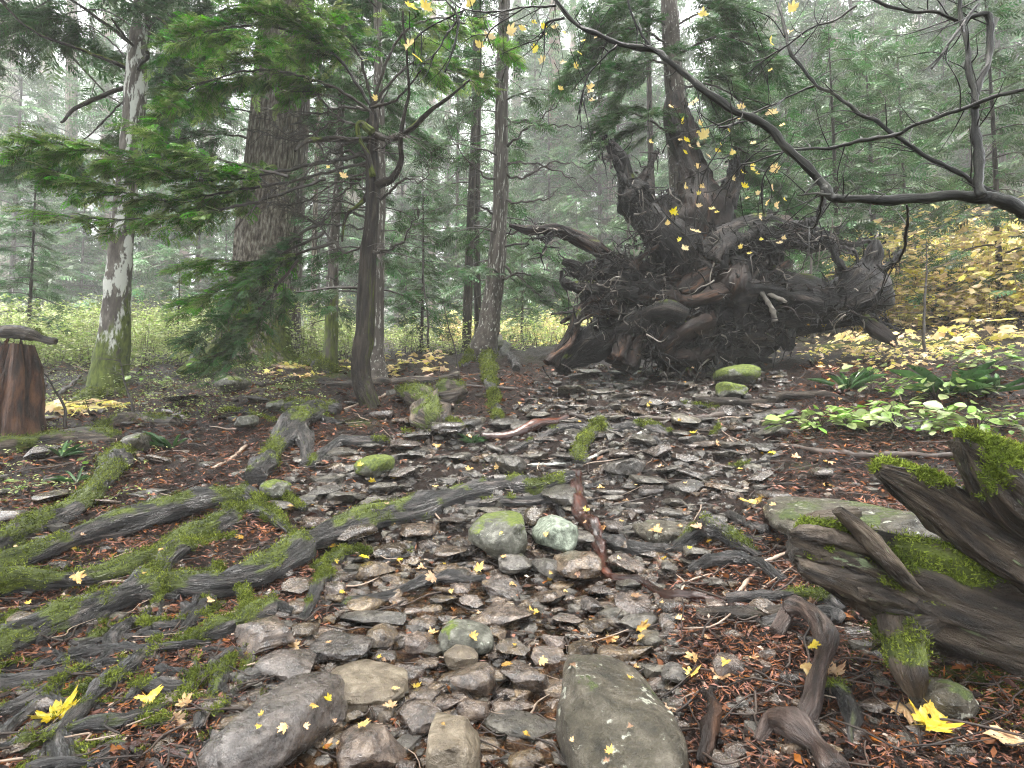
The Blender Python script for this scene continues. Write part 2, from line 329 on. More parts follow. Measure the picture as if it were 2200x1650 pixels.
def stamp(mb, tpl, pos, D, roll, sc, m=0, rnd=None):
    V, T = tpl; Fm = frames(D, roll); n = len(pos)
    sc = np.asarray(sc); sc = sc[:, None, None]*np.ones(3) if sc.ndim == 1 else sc[:, None, :]
    W_ = np.einsum('nij,nvj->nvi', Fm, V[None]*sc)+pos[:, None]
    T_ = (T[None]+(np.arange(n)*len(V))[:, None, None]).reshape(-1, 3)
    rnd = RNG.random(n) if rnd is None else rnd
    mb.add(W_.reshape(-1, 3), T_, None, m, rnd=np.repeat(rnd, len(V)))

# ------------------------------------------------------------------ setting: ground, water, haze
def build_ground():
    rows = np.concatenate([np.linspace(-6, 1.1, 20), np.geomspace(1.15, 14, 430), np.geomspace(14.3, 270, 110)])
    cols = np.concatenate([np.linspace(-3.2, -1.1, 26), np.linspace(-1.09, 1.09, 430), np.linspace(1.1, 3.2, 26)])
    y = np.repeat(rows[:, None], len(cols), 1); x = cols[None]*np.maximum(y, 1.6)
    x = np.clip(x, -300, 300)
    x, y = x.ravel(), y.ravel(); z = H(x, y); nr, nc = len(rows), len(cols)
    i = np.arange(nr-1)[:, None]*nc; j = np.arange(nc-1)[None]
    Q = np.stack([i+j, i+j+1, i+j+nc+1, i+j+nc], 2).reshape(-1, 4)
    ms = np.clip(fbm(np.stack([x*.8, y*.8, z], 1), 3, 21)*.6+.02+.35*np.clip((y-9)/8, 0, 1)-.5*path(x, y)+.6*np.clip(x-1.0, 0, 1)*np.clip(3.5-y, 0, 1), 0, 1)
    me = mesh('forest_ground', np.stack([x, y, z], 1), None, Q, ['ground'], None, {'moss': ms})
    obj('forest_ground', me, kind='structure')
build_ground()
def build_water():
    ys = np.geomspace(1.3, 5.6, 150); ts = np.linspace(0, 1, 70)
    l = np.interp(ys, _ey, _ea)-.02; r = np.interp(ys, _ey, _eb)+.02
    t = l[:, None]+(r-l)[:, None]*ts[None]; y = np.repeat(ys[:, None], 70, 1); x = (t*y).ravel(); y = y.ravel()
    p = np.stack([x, y, x*0], 1)
    z = Hs(x, y)-.046+vn(p*3, 3)*.012-.02*(1-path(x, y))
    z -= .012*np.clip((np.abs(t.ravel()*0+ts[None].repeat(150, 0).ravel()-.5)*2-.7)*3, 0, 1)
    i = np.arange(149)[:, None]*70; j = np.arange(69)[None]
    Q = np.stack([i+j, i+j+1, i+j+71, i+j+70], 2).reshape(-1, 4)
    obj('stream_water', mesh('stream_water', np.stack([x, y, z], 1), None, Q, ['water']), kind='structure')
build_water()
def build_haze():
    me = bpy.data.meshes.new('haze'); bm = bmesh.new(); bmesh.ops.create_cube(bm, size=1)
    z0, z1 = -6., 175.
    for v in bm.verts: v.co = (v.co.x*620, 120+v.co.y*320, z0+(v.co.z+.5)*(z1-z0))
    bm.to_mesh(me); bm.free(); m = bpy.data.materials.new('haze'); m.use_nodes = True; nd = m.node_tree.nodes
    nd.remove(nd['Principled BSDF']); pv = nd.new('ShaderNodeVolumePrincipled'); pv.inputs['Color'].default_value = (.97, .985, .98, 1)
    pv.inputs['Density'].default_value = HAZE; pv.inputs['Anisotropy'].default_value = .05
    m.node_tree.links.new(pv.outputs[0], nd['Material Output'].inputs['Volume']); me.materials.append(m)
    obj('haze', me, kind='stuff')
build_haze()

# ------------------------------------------------------------------ trees
def crown_mesh(name, z0, z1, lmax, nb, seed, spr=0, droop=.35, mat='fol', dead=.5, dens=1., shape=1.):
    r = np.random.default_rng(seed); mb = MB(); Ps, Ds, Rs, Ss = [], [], [], []
    for b in range(nb):
        t = (b+r.uniform(0, 1))/nb; z = z0+(z1-z0)*t; az = b*2.4+r.uniform(-.5, .5)
        L = lmax*(1-t*.75*shape)*r.uniform(.55, 1.1); isdead = t < dead and r.random() < .55
        if isdead: L *= .6
        d = np.array([math.cos(az), math.sin(az), 0]); up = r.uniform(-.1, .35)
        k = 6; tt = np.linspace(0, 1, k)[:, None]
        pts = d*L*tt + np.array([0, 0, 1])*(z+L*(up*tt-(droop+up*.7)*tt*tt)) + r.normal(0, .02*L, (k, 3))*tt
        add_tube(mb, pts, np.linspace(.013*L+.006, .004, k), 1, rnd=r.random(), seg=4, step=L/6, rough=.05, ridges=0, cap=False)
        nl = int(max(3, L*5.5)*dens)
        for q in range(nl):
            f = r.uniform(.18 if not isdead else .5, 1); base = np.array([np.interp(f, tt[:, 0], pts[:, c]) for c in range(3)])
            sd = r.choice([-1, 1]); a = az+sd*R(r.uniform(25, 70)); l2 = (L*.32*(1-f)+.22)*r.uniform(.6, 1.3)
            d2 = np.array([math.cos(a), math.sin(a), r.uniform(-.55, -.05)])
            e = base+d2*l2
            w = .006; sdv = np.array([-d2[1], d2[0], 0])*w
            mb.add([base-sdv, base+sdv, e], [[0, 1, 2]], None, 1)
            if isdead: continue
            ns = max(3, int(l2/.075))
            for g in range(ns):
                h = (g+r.uniform(.2, 1))/ns; a3 = a+r.choice([-1, 1])*R(r.uniform(5, 55))
                Ps.append(base+d2*l2*h); Ds.append([math.cos(a3), math.sin(a3), r.uniform(-.75, .0)]); Rs.append(r.normal(0, .45)); Ss.append(r.uniform(.2, .4)*(1 if spr else 1.15))
    stamp(mb, SPR[spr], np.array(Ps), np.array(Ds), np.array(Rs), np.array(Ss), 0)
    return mb.mesh(name, [mat, 'branch'], smooth=False)
CR = [crown_mesh('tall_crown', 2.5, 20, 3.0, 95, 1, droop=.30, dead=.25), crown_mesh('tall_crown', 3.5, 22, 2.6, 90, 2, droop=.42, dead=.3),
      crown_mesh('tall_crown', 5., 24, 3.4, 95, 3, droop=.36, dead=.35), crown_mesh('young_crown', .5, 7.5, 1.7, 55, 4, droop=.38, dead=.1, dens=1.2),
      crown_mesh('young_crown', .4, 5., 1.4, 45, 5, droop=.3, dead=0), crown_mesh('slim_crown', 3., 17, 1.8, 85, 6, droop=.45, dead=.5),
      crown_mesh('bare_crown', 1.5, 15, 2.4, 60, 7, droop=.3, dead=.75)]
def trunk_path(pts, Y, top):
    """pixel points (u,v,width) at depth Y, carried on upwards to height top (m above the base)"""
    W_ = [np.append(P(u, v, Y), w*Y/F/2) for u, v, w in pts]; base = W_[0].copy()
    zg = Z(base[0], Y); base[2] = zg-.25; W_[0][2] = max(zg+.02, W_[0][2]) if abs(W_[0][2]-zg) < .6 else W_[0][2]
    W_ = [base]+[w for w in W_ if w[2] > zg+.05]
    a, b = W_[-2], W_[-1]; d = (b-a)[:3]; d = d/(abs(d[2])+1e-6); d[2] = 1; d[:2] = np.clip(d[:2], -.12, .12)*.6
    while W_[-1][2] < zg+top:
        n = W_[-1].copy(); n[:3] += d*2.5; n[3] *= .9; W_.append(n)
    W_ = np.array(W_); return W_[:, :3], W_[:, 3], zg
def tree(name, pts, label, cat='tree', Y=None, mat='bark', crown=None, cs=1., top=14, seed=0, seg=16, rough=.08, ridges=.08, flare=1.25, moss=0., cz=0, group=None, rot=None, lenscale=1.):
    Y = Y or G(pts[0][0], pts[0][1])[1]
    C, r, zg = trunk_path(pts, Y, top); r = r.copy(); r[0] *= flare
    o = thing(name, label, cat, (C[0][0], C[0][1], zg), group); org = np.array([C[0][0], C[0][1], zg])
    mb = MB(); V, t, Q, ms = tube(C, r, seg=seg, step=max(r.mean()*.6, .05), rough=rough, ridges=ridges, seed=seed, lenscale=lenscale)
    hgt = V[:, 2]-zg; ms = np.clip(moss*(1.1-hgt/2.6)+vn(V*[3, 3, 1.2], seed+3)*.3, 0, 1) if moss else ms
    mb.add(V, t, Q, 0, moss=ms, grain=GR); obj('trunk', mb.mesh('trunk', [mat], org), o)
    if crown is not None:
        c = obj('crown', CR[crown], o, loc=(C[:, 0].mean()*0+np.interp(zg+5, C[:, 2], C[:, 0])-C[0][0], np.interp(zg+5, C[:, 2], C[:, 1])-C[0][1], cz))
        c.scale = (cs, cs, cs); c.rotation_euler = (0, 0, rot if rot is not None else seed*1.7)
    return o, C, r, zg
t_birch = tree('lichen_tree', [(232, 822, 60), (250, 650, 52), (262, 500, 46), (283, 300, 42), (297, 120, 38), (308, 0, 34)],
     'slender trunk blotched white with lichen, mossy at its foot, leftmost near trunk', mat='barklich', seed=3, moss=.75, crown=1, cz=4, top=24)
t_fir = tree('giant_fir', [(540, 800, 200), (545, 740, 150), (556, 620, 116), (568, 500, 108), (585, 330, 96), (598, 150, 88), (606, 0, 80)],
     'thickest trunk with pale furrowed bark and wide mossy foot behind the drooping boughs', mat='bark', Y=12.5, seed=5, seg=48, rough=.05, ridges=.09, flare=1.3, moss=.65, crown=0, cz=6, cs=1.5, top=30, lenscale=.6)
tree('lichen_trunk_tree', [(628, 760, 34), (632, 600, 30), (645, 350, 28), (660, 100, 27), (662, 0, 26)], 'narrow whitish trunk close behind the right side of the giant fir', mat='barkgrey', Y=14, seed=7, crown=5, cz=3, moss=.3)
tree('thin_tree', [(671, 735, 12), (676, 500, 10), (682, 300, 9)], 'very thin grey trunk between the whitish trunk and the mossy pole', Y=17, seed=8, top=9)
tree('mossy_pole_tree', [(710, 790, 25), (716, 560, 22), (727, 380, 17), (738, 100, 14)], 'slim mossy trunk with pale patches left of the dark crooked tree', mat='barkgrey', seed=9, moss=.7, top=9, crown=6, cs=.6)
t_dark = tree('crooked_tree', [(812, 872, 34), (786, 842, 38), (777, 790, 37), (786, 690, 35), (791, 560, 33), (801, 440, 29), (799, 330, 24), (803, 260, 17), (797, 225, 10)],
     'dark crooked trunk bent at its foot with mossy limbs, left of centre', mat='barkdark', seed=11, moss=.35, top=1, flare=1.0, rough=.14, ridges=.14, seg=24)
tree('lichen_tree', [(812, 800, 40), (808, 740, 32), (812, 560, 28), (816, 400, 25), (814, 240, 22), (812, 80, 18)], 'pale lichened trunk standing just behind the dark crooked trunk', mat='barkgrey', Y=9.8, seed=12, moss=.3, crown=6, cs=.8, flare=1.5)
tree('twin_tree', [(1003, 730, 20), (1010, 500, 17), (1018, 300, 15), (1022, 150, 13)], 'dark slim trunk, left one of the close pair left of the leaning tree', mat='barkdark', Y=14, seed=14, crown=5, cs=.8)
tree('twin_tree', [(1027, 735, 16), (1024, 500, 14), (1028, 200, 12)], 'thinner dark trunk squeezed between its twin and the leaning tree', mat='barkdark', Y=14.6, seed=15, top=10)
t_lean = tree('leaning_tree', [(1038, 760, 62), (1050, 700, 46), (1062, 620, 38), (1073, 480, 33), (1077, 300, 29), (1080, 120, 26), (1084, 0, 24)],
     'scaly trunk with swept foot leaning right, nearest trunk left of the upturned root plate', mat='barkgrey', Y=11.5, seed=16, moss=.15, crown=6, cs=.9, flare=1.3)
t_plate = tree('spruce', [(1470, 560, 90), (1478, 420, 76), (1462, 330, 52), (1452, 230, 42), (1443, 100, 38), (1438, 0, 36)], 'scaly grey trunk rising straight up behind the upturned root plate', mat='barkgrey', Y=9.6, seed=17, moss=.15, crown=0, cz=6.5, cs=1.3, top=26, flare=1.1)
tree('thin_tree', [(1405, 700, 16), (1403, 480, 14), (1398, 330, 13), (1394, 150, 11)], 'thin mossy pole seen behind the upper left root of the root plate', mat='barkdark', Y=13, seed=18, moss=1.8, top=10)
far = [(325, 690, 68, 372, 21, 'bark', 2), (150, 705, 27, 155, 19, 'bark', 1), (90, 660, 30, 100, 36, 'barkfar', 0), (440, 690, 32, 448, 27, 'barkfar', 1), (395, 690, 20, 400, 34, 'barkfar', 5),
       (760, 720, 42, 762, 24, 'bark', 2), (715, 700, 22, 722, 36, 'bark', 0), (860, 705, 24, 866, 33, 'bark', 1), (925, 716, 20, 930, 38, 'barkfar', 2), (960, 715, 14, 964, 28, 'bark', 5),
       (1107, 722, 24, 1112, 24, 'bark', 1), (1145, 722, 24, 1150, 27, 'bark', 0), (1187, 716, 34, 1192, 23, 'barkfar', 2), (1230, 718, 18, 1232, 36, 'barkfar', 1), (1310, 715, 40, 1300, 20, 'bark', 0),
       (1640, 690, 64, 1660, 26, 'bark', 2), (1560, 690, 26, 1570, 32, 'bark', 1), (1790, 660, 30, 1795, 28, 'barkfar', 0), (1880, 640, 34, 1890, 33, 'bark', 2), (2030, 600, 44, 2036, 24, 'barklich', 1),
       (2130, 580, 40, 2140, 30, 'bark', 0), (20, 680, 40, 18, 28, 'bark', 2), (560, 700, 30, 566, 30, 'bark', 0), (1960, 610, 26, 1968, 36, 'bark', 5), (1370, 705, 22, 1372, 30, 'bark', 1),
       (225, 690, 26, 232, 30, 'barkfar', 0), (1720, 680, 22, 1728, 22, 'bark', 5), (2190, 570, 34, 2180, 22, 'barklich', 2)]
_near = ['the far left edge', 'the lichened left trunk', 'the giant fir', 'the crooked dark tree', 'the leaning tree', 'the root plate', 'the vine maple fork', 'the right edge']
_nu = [0, 260, 560, 800, 1060, 1480, 2090, 2300]
TL = {}
for k, (u, v, w, ut, Y, mt, cr) in enumerate(far):
    Y0_ = Y; Y = Y*2.1
    j = int(np.argmin([abs(u-q) for q in _nu])); side = 'left' if u < _nu[j] else 'right'
    ad = {'bark': 'grey', 'barkfar': 'reddish brown', 'barklich': 'lichen-blotched'}[mt]; sz = 'thick' if w > 38 else 'slender' if w < 24 else 'medium'
    t_ = tree('conifer', [(u, v, w*1.15), (u+(ut-u)*.15, v-100, w), (ut, 0, w*.72)], '',
         Y=Y, mat=mt, crown=cr, cs=1.9+.7*((k*37) % 10)/10, top=46, seed=20+k, seg=12, cz=[-4, -1, -3, -2][k % 4], group='conifers in the fog')[0]
    TL.setdefault((f'{sz} {ad} trunk in the fog', side, _near[j]), []).append((abs(u-_nu[j]), t_))
young = [(420, 34, 2.9, 3), (980, 32, 2.6, 3), (1150, 40, 3.2, 3), (1290, 36, 3.2, 3), (1540, 40, 3.9, 3), (1690, 36, 3.6, 3), (1850, 34, 3.6, 3), (2050, 32, 3.4, 3), (2170, 30, 3.2, 3), (250, 38, 3.1, 3), (860, 42, 3.2, 3), (20, 36, 3.0, 3), (1400, 46, 4., 3), (680, 36, 2.9, 3),
 (330, 33, 2.2, 3), (20, 30, 2.0, 3), (820, 30, 2., 3), (1180, 28, 1.9, 3), (1330, 26, 2.2, 3), (1600, 24, 2.2, 3), (1760, 27, 2.4, 3), (2000, 30, 2.6, 3), (2180, 26, 2.4, 3), (560, 36, 2.4, 3), (960, 34, 2.3, 3), (100, 40, 2.5, 3), (1060, 20, 1.6, 4), (1700, 18, 1.7, 4), (1440, 34, 2.6, 3), (1880, 14, 1.5, 4), (700, 24, 1.6, 4),
 (905, 14, .62, 3), (600, 22, .8, 3), (1240, 21, .75, 3), (480, 24, 1., 3), (60, 16, .8, 3), (1120, 17, .7, 4), (1800, 12.5, 1.0, 3), (1950, 15, 1.1, 3), (2150, 12, 1.05, 3),
         (1640, 15, .8, 3), (1350, 19, .9, 4), (380, 17, .55, 4), (1900, 20, 1.5, 3), (2100, 24, 1.6, 3), (1480, 22, 1.4, 3), (1000, 26, 1.2, 3), (700, 30, 1.4, 3), (170, 26, 1.2, 3), (870, 21, .9, 4), (1250, 32, 1.6, 3)]
for k, (u, Y, cs, cr) in enumerate(young):
    if Y > 19 and k >= 14: Y, cs = Y*1.35, cs*1.3
    a, c = ray(u, 700); x = a*Y; zg = Z(x, Y); o = thing('young_conifer', '', 'tree', (x, Y, zg), 'young conifers in the understorey')
    j = int(np.argmin([abs(u-q) for q in _nu])); side = 'left' if u < _nu[j] else 'right'
    TL.setdefault((('low' if cs < .8 else 'tall' if cs > 1.1 else 'middling')+' young green conifer', side, _near[j]), []).append((abs(u-_nu[j]), o))
    hh = (7.6 if cr == 3 else 5.1)*cs
    mb = MB(); add_tube(mb, [[0, 0, -.2], [.04, 0, hh*.5], [0, .03, hh]], [.05*cs+.015, .03*cs+.01, .006], seg=7, step=.2); obj('trunk', mb.mesh('trunk', ['barkdark']), o)
    c = obj('crown', CR[cr], o); c.scale = (cs*1.1, cs*1.1, cs); c.rotation_euler = (0, 0, k*1.3)
# unseen conifers added beside and behind the viewer to shade the foreground
for k, (x, y, cr, cs) in enumerate([(-6, -3, 0, 1.5), (6, -4, 1, 1.5), (-9.5, 3.5, 2, 1.5), (10, 3, 0, 1.5), (0, -8, 2, 1.6), (-13.5, 10, 0, 1.5), (15, 10, 1, 1.5), (-12, -7, 1, 1.6), (11, -9, 2, 1.6), (-5, -14, 0, 1.7), (6, -16, 1, 1.7)]):
    zg = Z(x, y); o = thing('conifer', f'unseen conifer added for shade {"behind" if y < 0 else "beside"} the viewer, {["first", "second", "third", "fourth", "fifth", "sixth", "seventh", "eighth", "ninth", "tenth", "eleventh"][k]} counting outwards', 'tree', (x, y, zg), 'unseen conifers added for shade')
    mb = MB(); add_tube(mb, [[0, 0, -.4], [.1, 0, 10], [0, .1, 24*cs]], [.32*cs, .22*cs, .04], seg=14, step=.6, rough=.08, ridges=.08, seed=k); obj('trunk', mb.mesh('trunk', ['bark']), o)
    c = obj('crown', CR[cr], o, loc=(0, 0, 5.)); c.scale = (cs*1.7, cs*1.7, cs); c.rotation_euler = (0, 0, k*2.1)
for (ph, sd_, nm), L_ in TL.items():
    L_.sort(key=lambda q: q[0])
    for k, (_, o) in enumerate(L_): o['label'] = f'{ph} {sd_} of {nm}' + ('' if len(L_) == 1 else f', {["nearest", "second nearest", "third nearest", "fourth nearest", "fifth nearest", "sixth nearest"][min(k, 5)]} to it')
# wall of forest far off, reads as one mass
def forest_mass():
    me = bpy.data.meshes.new('far_forest'); mb = MB(); r = np.random.default_rng(5); Ps = []
    for k in range(120):
        Y = r.uniform(95, 240); q_ = Y/100; u = r.uniform(-250, 2450); a, c = ray(u, 700); x = a*Y; zg = Z(x, Y); h = r.uniform(36, 56)*q_; w = r.uniform(.35, .6)*q_
        if k % 2 == 0: add_tube(mb, [[x, Y, zg-.5], [x+r.uniform(-.3, .3), Y, zg+h*.5], [x+r.uniform(-.5, .5), Y, zg+h]], [w, w*.7, .06], 1, seg=7, step=4, rough=.03)
        n = 300; t = r.random(n)**.9; z = zg+1.5+(h-1.5)*t; rr = ((1-t)*6+1.)*q_; az = r.uniform(0, 6.28, n)
        q = r.uniform(.2, 1, n); pos = np.stack([x+np.cos(az)*rr*q, Y+np.sin(az)*rr*q, z-rr*q*.35], 1)
        D = np.stack([np.cos(az), np.sin(az), r.uniform(-.8, -.2, n)], 1)
        stamp(mb, SPR[0], pos, D, r.normal(0, .5, n), r.uniform(1.6, 3.4, n)*q_)
    obj('far_forest', mb.mesh('far_forest', ['fol', 'barkfar'], smooth=False), kind='stuff', label='mass of conifers far off in the fog', cat=None)
forest_mass()

# ------------------------------------------------------------------ near boughs
def bough(parent, pts, Y, name='bough', f0=.3, lb=.5, n=34, w0=7, spr=2, ss=(.16, .3), mat='folnear', droop=.3, seed=0, Y1=None, dens=1., bare=0, bark='branch'):
    r = np.random.default_rng(seed+100); k = len(pts); Y1 = Y1 or Y
    Ws = np.array([P(u, v, Y+(Y1-Y)*i/(k-1)) for i, (u, v) in enumerate(pts)]); rad = np.linspace(w0*Y/F/2, .0035, k)
    mb = MB(); add_tube(mb, Ws, rad, 1, rnd=r.random(), seg=7, step=.05, rough=.2, ridges=.1, seed=seed, wob=4. if bare else 1.5, lump=.25)
    C = spline(Ws, 60); T = np.gradient(C, axis=0); T /= np.linalg.norm(T, axis=1)[:, None]; Ps, Ds, Rs, Ss = [], [], [], []
    for q in range(n):
        f = f0+(1-f0)*(q+r.random())/n; i = min(59, int(f*59)); base = C[i]; t = T[i]; sd = np.cross(t, [0, 0, 1]); sd /= np.linalg.norm(sd)+1e-6
        a = R(r.uniform(20, 75))*r.choice([-1, 1]); d = t*math.cos(a)+sd*math.sin(a)+np.array([0, 0, r.uniform(-.1, .25)]); L = lb*(1.15-f*.7)*r.uniform(.5, 1.2)
        tt = np.linspace(0, 1, 4)[:, None]; bp = base+d*L*tt+np.array([0, 0, -1])*droop*L*tt*tt+r.normal(0, .02, (4, 3))*tt
        add_tube(mb, bp, np.array([.0035, .003, .0022, .0015])*(1.6 if bare else 1), 1, rnd=r.random(), seg=4, step=L/4, rough=0, ridges=0, cap=False)
        if q < bare*n: continue
        ns = max(3, int(L/.055*dens))
        for g in range(ns):
            h = r.uniform(.15, 1.05); p = np.array([np.interp(h, tt[:, 0], bp[:, c]) for c in range(3)])
            b2 = R(r.uniform(5, 50))*r.choice([-1, 1]); s2 = np.cross(d, [0, 0, 1]); s2 /= np.linalg.norm(s2)+1e-6
            dd = d*math.cos(b2)/np.linalg.norm(d)+s2*math.sin(b2); dd[2] = r.uniform(-.45, .1)-.3*h*droop
            Ps.append(p); Ds.append(dd); Rs.append(r.normal(0, .35)); Ss.append(r.uniform(*ss))
    if Ps: stamp(mb, SPR[spr], np.array(Ps), np.array(Ds), np.array(Rs), np.array(Ss), 0)
    org = np.array(parent.location); return obj(name, mb.mesh(name, [mat, bark], org, smooth=False), parent)
D = t_dark[0]; Yd = float(t_dark[1][3][1])
bough(D, [(795, 330), (700, 350), (560, 375), (430, 385), (300, 350), (170, 315), (50, 310)], Yd, Y1=6.3, lb=.8, n=62, w0=9, seed=1, dens=1.2)
bough(D, [(795, 345), (650, 385), (500, 410), (350, 430), (220, 400), (60, 345)], Yd, Y1=6.6, lb=.75, n=56, seed=2, dens=1.2)
bough(D, [(700, 385), (560, 430), (450, 455), (330, 470), (200, 470), (80, 455)], 7.4, Y1=6.5, lb=.5, n=34, seed=3, droop=.5, mat='folnear')
bough(D, [(620, 380), (500, 350), (400, 330), (330, 290)], 7, Y1=6.7, lb=.5, n=30, seed=4)
bough(D, [(800, 240), (700, 180), (560, 150), (430, 180), (350, 240)], Yd, Y1=7, lb=.9, n=60, seed=5, f0=.2)
bough(D, [(800, 230), (720, 120), (600, 60), (480, 60), (380, 90)], Yd, Y1=7, lb=.9, n=60, seed=6, f0=.2)
bough(D, [(800, 220), (760, 100), (650, 10), (540, -40)], Yd, Y1=7, lb=.8, n=46, seed=7, f0=.2)
bough(D, [(800, 222), (850, 90), (930, 40), (1030, 60), (1080, 110)], Yd, Y1=7, lb=.55, n=44, seed=8, f0=.25)
bough(D, [(800, 225), (880, 140), (960, 150), (1040, 170)], Yd, Y1=7.4, lb=.5, n=36, seed=9, f0=.3)
bough(D, [(700, 470), (620, 520), (540, 600), (470, 680), (400, 725)], 8, Y1=7.6, lb=.7, n=50, seed=10, droop=.7, f0=.15, mat='fol')
bough(D, [(720, 520), (600, 560), (480, 620), (410, 640)], 8, Y1=8.1, lb=.7, n=46, seed=11, droop=.7, f0=.2)
bough(D, [(640, 560), (560, 660), (500, 740), (430, 780)], 8, Y1=7.9, lb=.55, n=38, seed=12, droop=.8, mat='fol', f0=.1)
bough(D, [(700, 500), (560, 560), (470, 560), (380, 580)], 8, Y1=8, lb=.5, n=34, seed=13, droop=.4)
FT = t_fir[0]; rb = np.random.default_rng(88)
for k in range(14):
    v0 = -60+k*28; sd = -1 if k % 2 else 1; u0 = 600-v0*.05; L_ = rb.uniform(200, 380)*(1 if sd < 0 else 1.15); dr = rb.uniform(-20, 90)
    bough(FT, [(u0, v0), (u0+sd*L_*.35, v0-15), (u0+sd*L_*.7, v0+dr*.4), (u0+sd*L_, v0+dr)], 12.3, Y1=rb.uniform(9.5, 13), name='bough', f0=.2, lb=1.1, n=30, w0=5, seed=130+k, mat='fol', spr=1, ss=(.2, .4), droop=.6)
# bare twiggy limbs on the crooked tree
rbr = np.random.default_rng(321)
for k in range(15):
    v0 = 235+k*22; sd = 1 if k % 5 == 4 else -1; L_ = rbr.uniform(130, 300)*(.5 if sd > 0 else 1); e = rbr.uniform(-150, 150) if k > 4 else rbr.uniform(-210, 20); u0 = 798
    p = [(u0, v0), (u0+sd*L_*.25, v0+rbr.uniform(-25, 15)), (u0+sd*L_*.55, v0+e*.35+rbr.uniform(-25, 25)), (u0+sd*L_*.8, v0+e*.6+rbr.uniform(-20, 20)), (u0+sd*L_, v0+e)]
    bough(D, p, Yd, Y1=Yd+rbr.uniform(-1.2, .6), name='bare_branch', f0=.12, lb=.7, n=26, w0=rbr.uniform(4, 8), seed=40+k, bare=1.1, droop=.4)
def limb(parent, pts, Y, Y1=None, mat='barkdark', moss=0., name='limb', seed=0, wob=.8, seg=10, **k):
    n = len(pts); Y1 = Y1 or Y; Yi = [Y+(Y1-Y)*i/(n-1) for i in range(n)]
    Ws = np.array([P(q[0], q[1], y) for q, y in zip(pts, Yi)]); rad = [q[2]*y/F/2 for q, y in zip(pts, Yi)]
    mb = MB(); add_tube(mb, Ws, rad, seg=seg, rough=.14, ridges=.08, seed=seed, wob=wob, moss=moss, **k)
    return obj(name, mb.mesh(name, [mat], np.array(parent.location)), parent)
limb(D, [(800, 290, 16), (840, 298, 13), (880, 280, 11), (930, 235, 9), (970, 205, 6), (1010, 175, 4)], Yd, 7, moss=.7, seed=1)
limb(D, [(805, 400, 22), (840, 385, 16), (860, 350, 13), (860, 310, 10), (868, 260, 8), (876, 200, 6), (875, 120, 5), (865, 20, 4)], Yd, 7, moss=.3, seed=2)
limb(D, [(800, 395, 18), (780, 430, 10), (745, 460, 7), (735, 520, 5)], Yd, moss=1.1, seed=3)
limb(D, [(800, 285, 18), (780, 268, 16), (768, 275, 12), (775, 300, 10), (790, 340, 12), (800, 380, 14)], Yd-.1, moss=1.2, seed=4)
limb(D, [(798, 300, 12), (740, 300, 12), (690, 298, 12), (650, 310, 8), (630, 325, 5)], Yd, 7, moss=.9, seed=5)
limb(D, [(797, 232, 8), (850, 215, 5), (880, 185, 4), (905, 150, 3)], Yd, 7, seed=6)
# mossy limbs on the lichen tree at the left
Bt = t_birch[0]; Yb = float(t_birch[1][1][1])
for k, p in enumerate([[(285, 148, 12), (240, 130, 9), (170, 105, 7), (110, 85, 6), (50, 50, 5), (0, 0, 4)], [(300, 110, 9), (250, 70, 8), (190, 25, 6), (120, -20, 4)], [(275, 188, 9), (225, 205, 9), (170, 230, 8), (130, 262, 5)],
                       [(300, 115, 8), (270, 80, 6), (240, 40, 4)], [(318, 60, 9), (340, 40, 8), (380, 80, 5)], [(290, 160, 8), (310, 130, 10), (318, 110, 8)]]):
    limb(Bt, p, Yb, Yb-.7, moss=1.0, seed=50+k, mat='barkdark', seg=8)
for k, p in enumerate([[(290, 140), (200, 60), (100, 30), (0, 30)], [(295, 60), (200, 20), (60, 60), (-60, 130)], [(280, 200), (180, 300), (90, 330), (-30, 350)]]):
    bough(Bt, p, Yb, Y1=Yb+1, name='bough', f0=.35, lb=.9, n=30, w0=4, seed=70+k, spr=1, ss=(.25, .42), mat='fol', droop=.8)
# thin dead branches on the leaning tree
Lt = t_lean[0]
for k, p in enumerate([[(1080, 320), (1130, 280), (1180, 240), (1230, 190)], [(1080, 350), (1150, 352), (1220, 380), (1260, 410)], [(1078, 375), (1130, 378), (1180, 350), (1240, 355), (1290, 400)], [(1076, 430), (1130, 435), (1180, 420), (1210, 400)],
                       [(1080, 255), (1150, 265), (1240, 270), (1330, 265)], [(1074, 500), (1120, 498), (1180, 510), (1230, 540)], [(1072, 390), (1030, 370), (990, 320), (950, 260)], [(1076, 200), (1040, 150), (1000, 100)], [(1074, 460), (1030, 440), (1010, 400)],
                       [(1070, 560), (1120, 600), (1180, 650), (1220, 670)], [(1065, 610), (1110, 590), (1170, 600), (1200, 640)]]):
    bough(Lt, p, 11.5, Y1=10.9, name='bare_branch', f0=.2, lb=.6, n=16, w0=6, seed=90+k, bare=1.1 if k < 9 else .1, droop=.3, mat='fol', spr=1, ss=(.2, .35))
St = t_plate[0]
for k, p in enumerate([[(1450, 150), (1400, 130), (1330, 150), (1250, 150)], [(1450, 200), (1520, 180), (1600, 220), (1660, 260)], [(1452, 300), (1400, 260), (1340, 240), (1290, 260)], [(1445, 100), (1360, 60), (1280, 90), (1220, 150)], [(1450, 120), (1540, 80), (1620, 100), (1700, 160)],
                       [(1470, 330), (1540, 300), (1620, 340), (1680, 400)], [(1442, 60), (1520, 20), (1580, 10)], [(1442, 60), (1360, 20), (1290, 10)], [(1500, 430), (1560, 440), (1620, 450), (1690, 470)]]):
    bough(St, p, 9.6, Y1=9., name='bough', f0=.1, lb=1., n=24, w0=6, seed=110+k, mat='fol', spr=1, ss=(.2, .38), droop=.7)
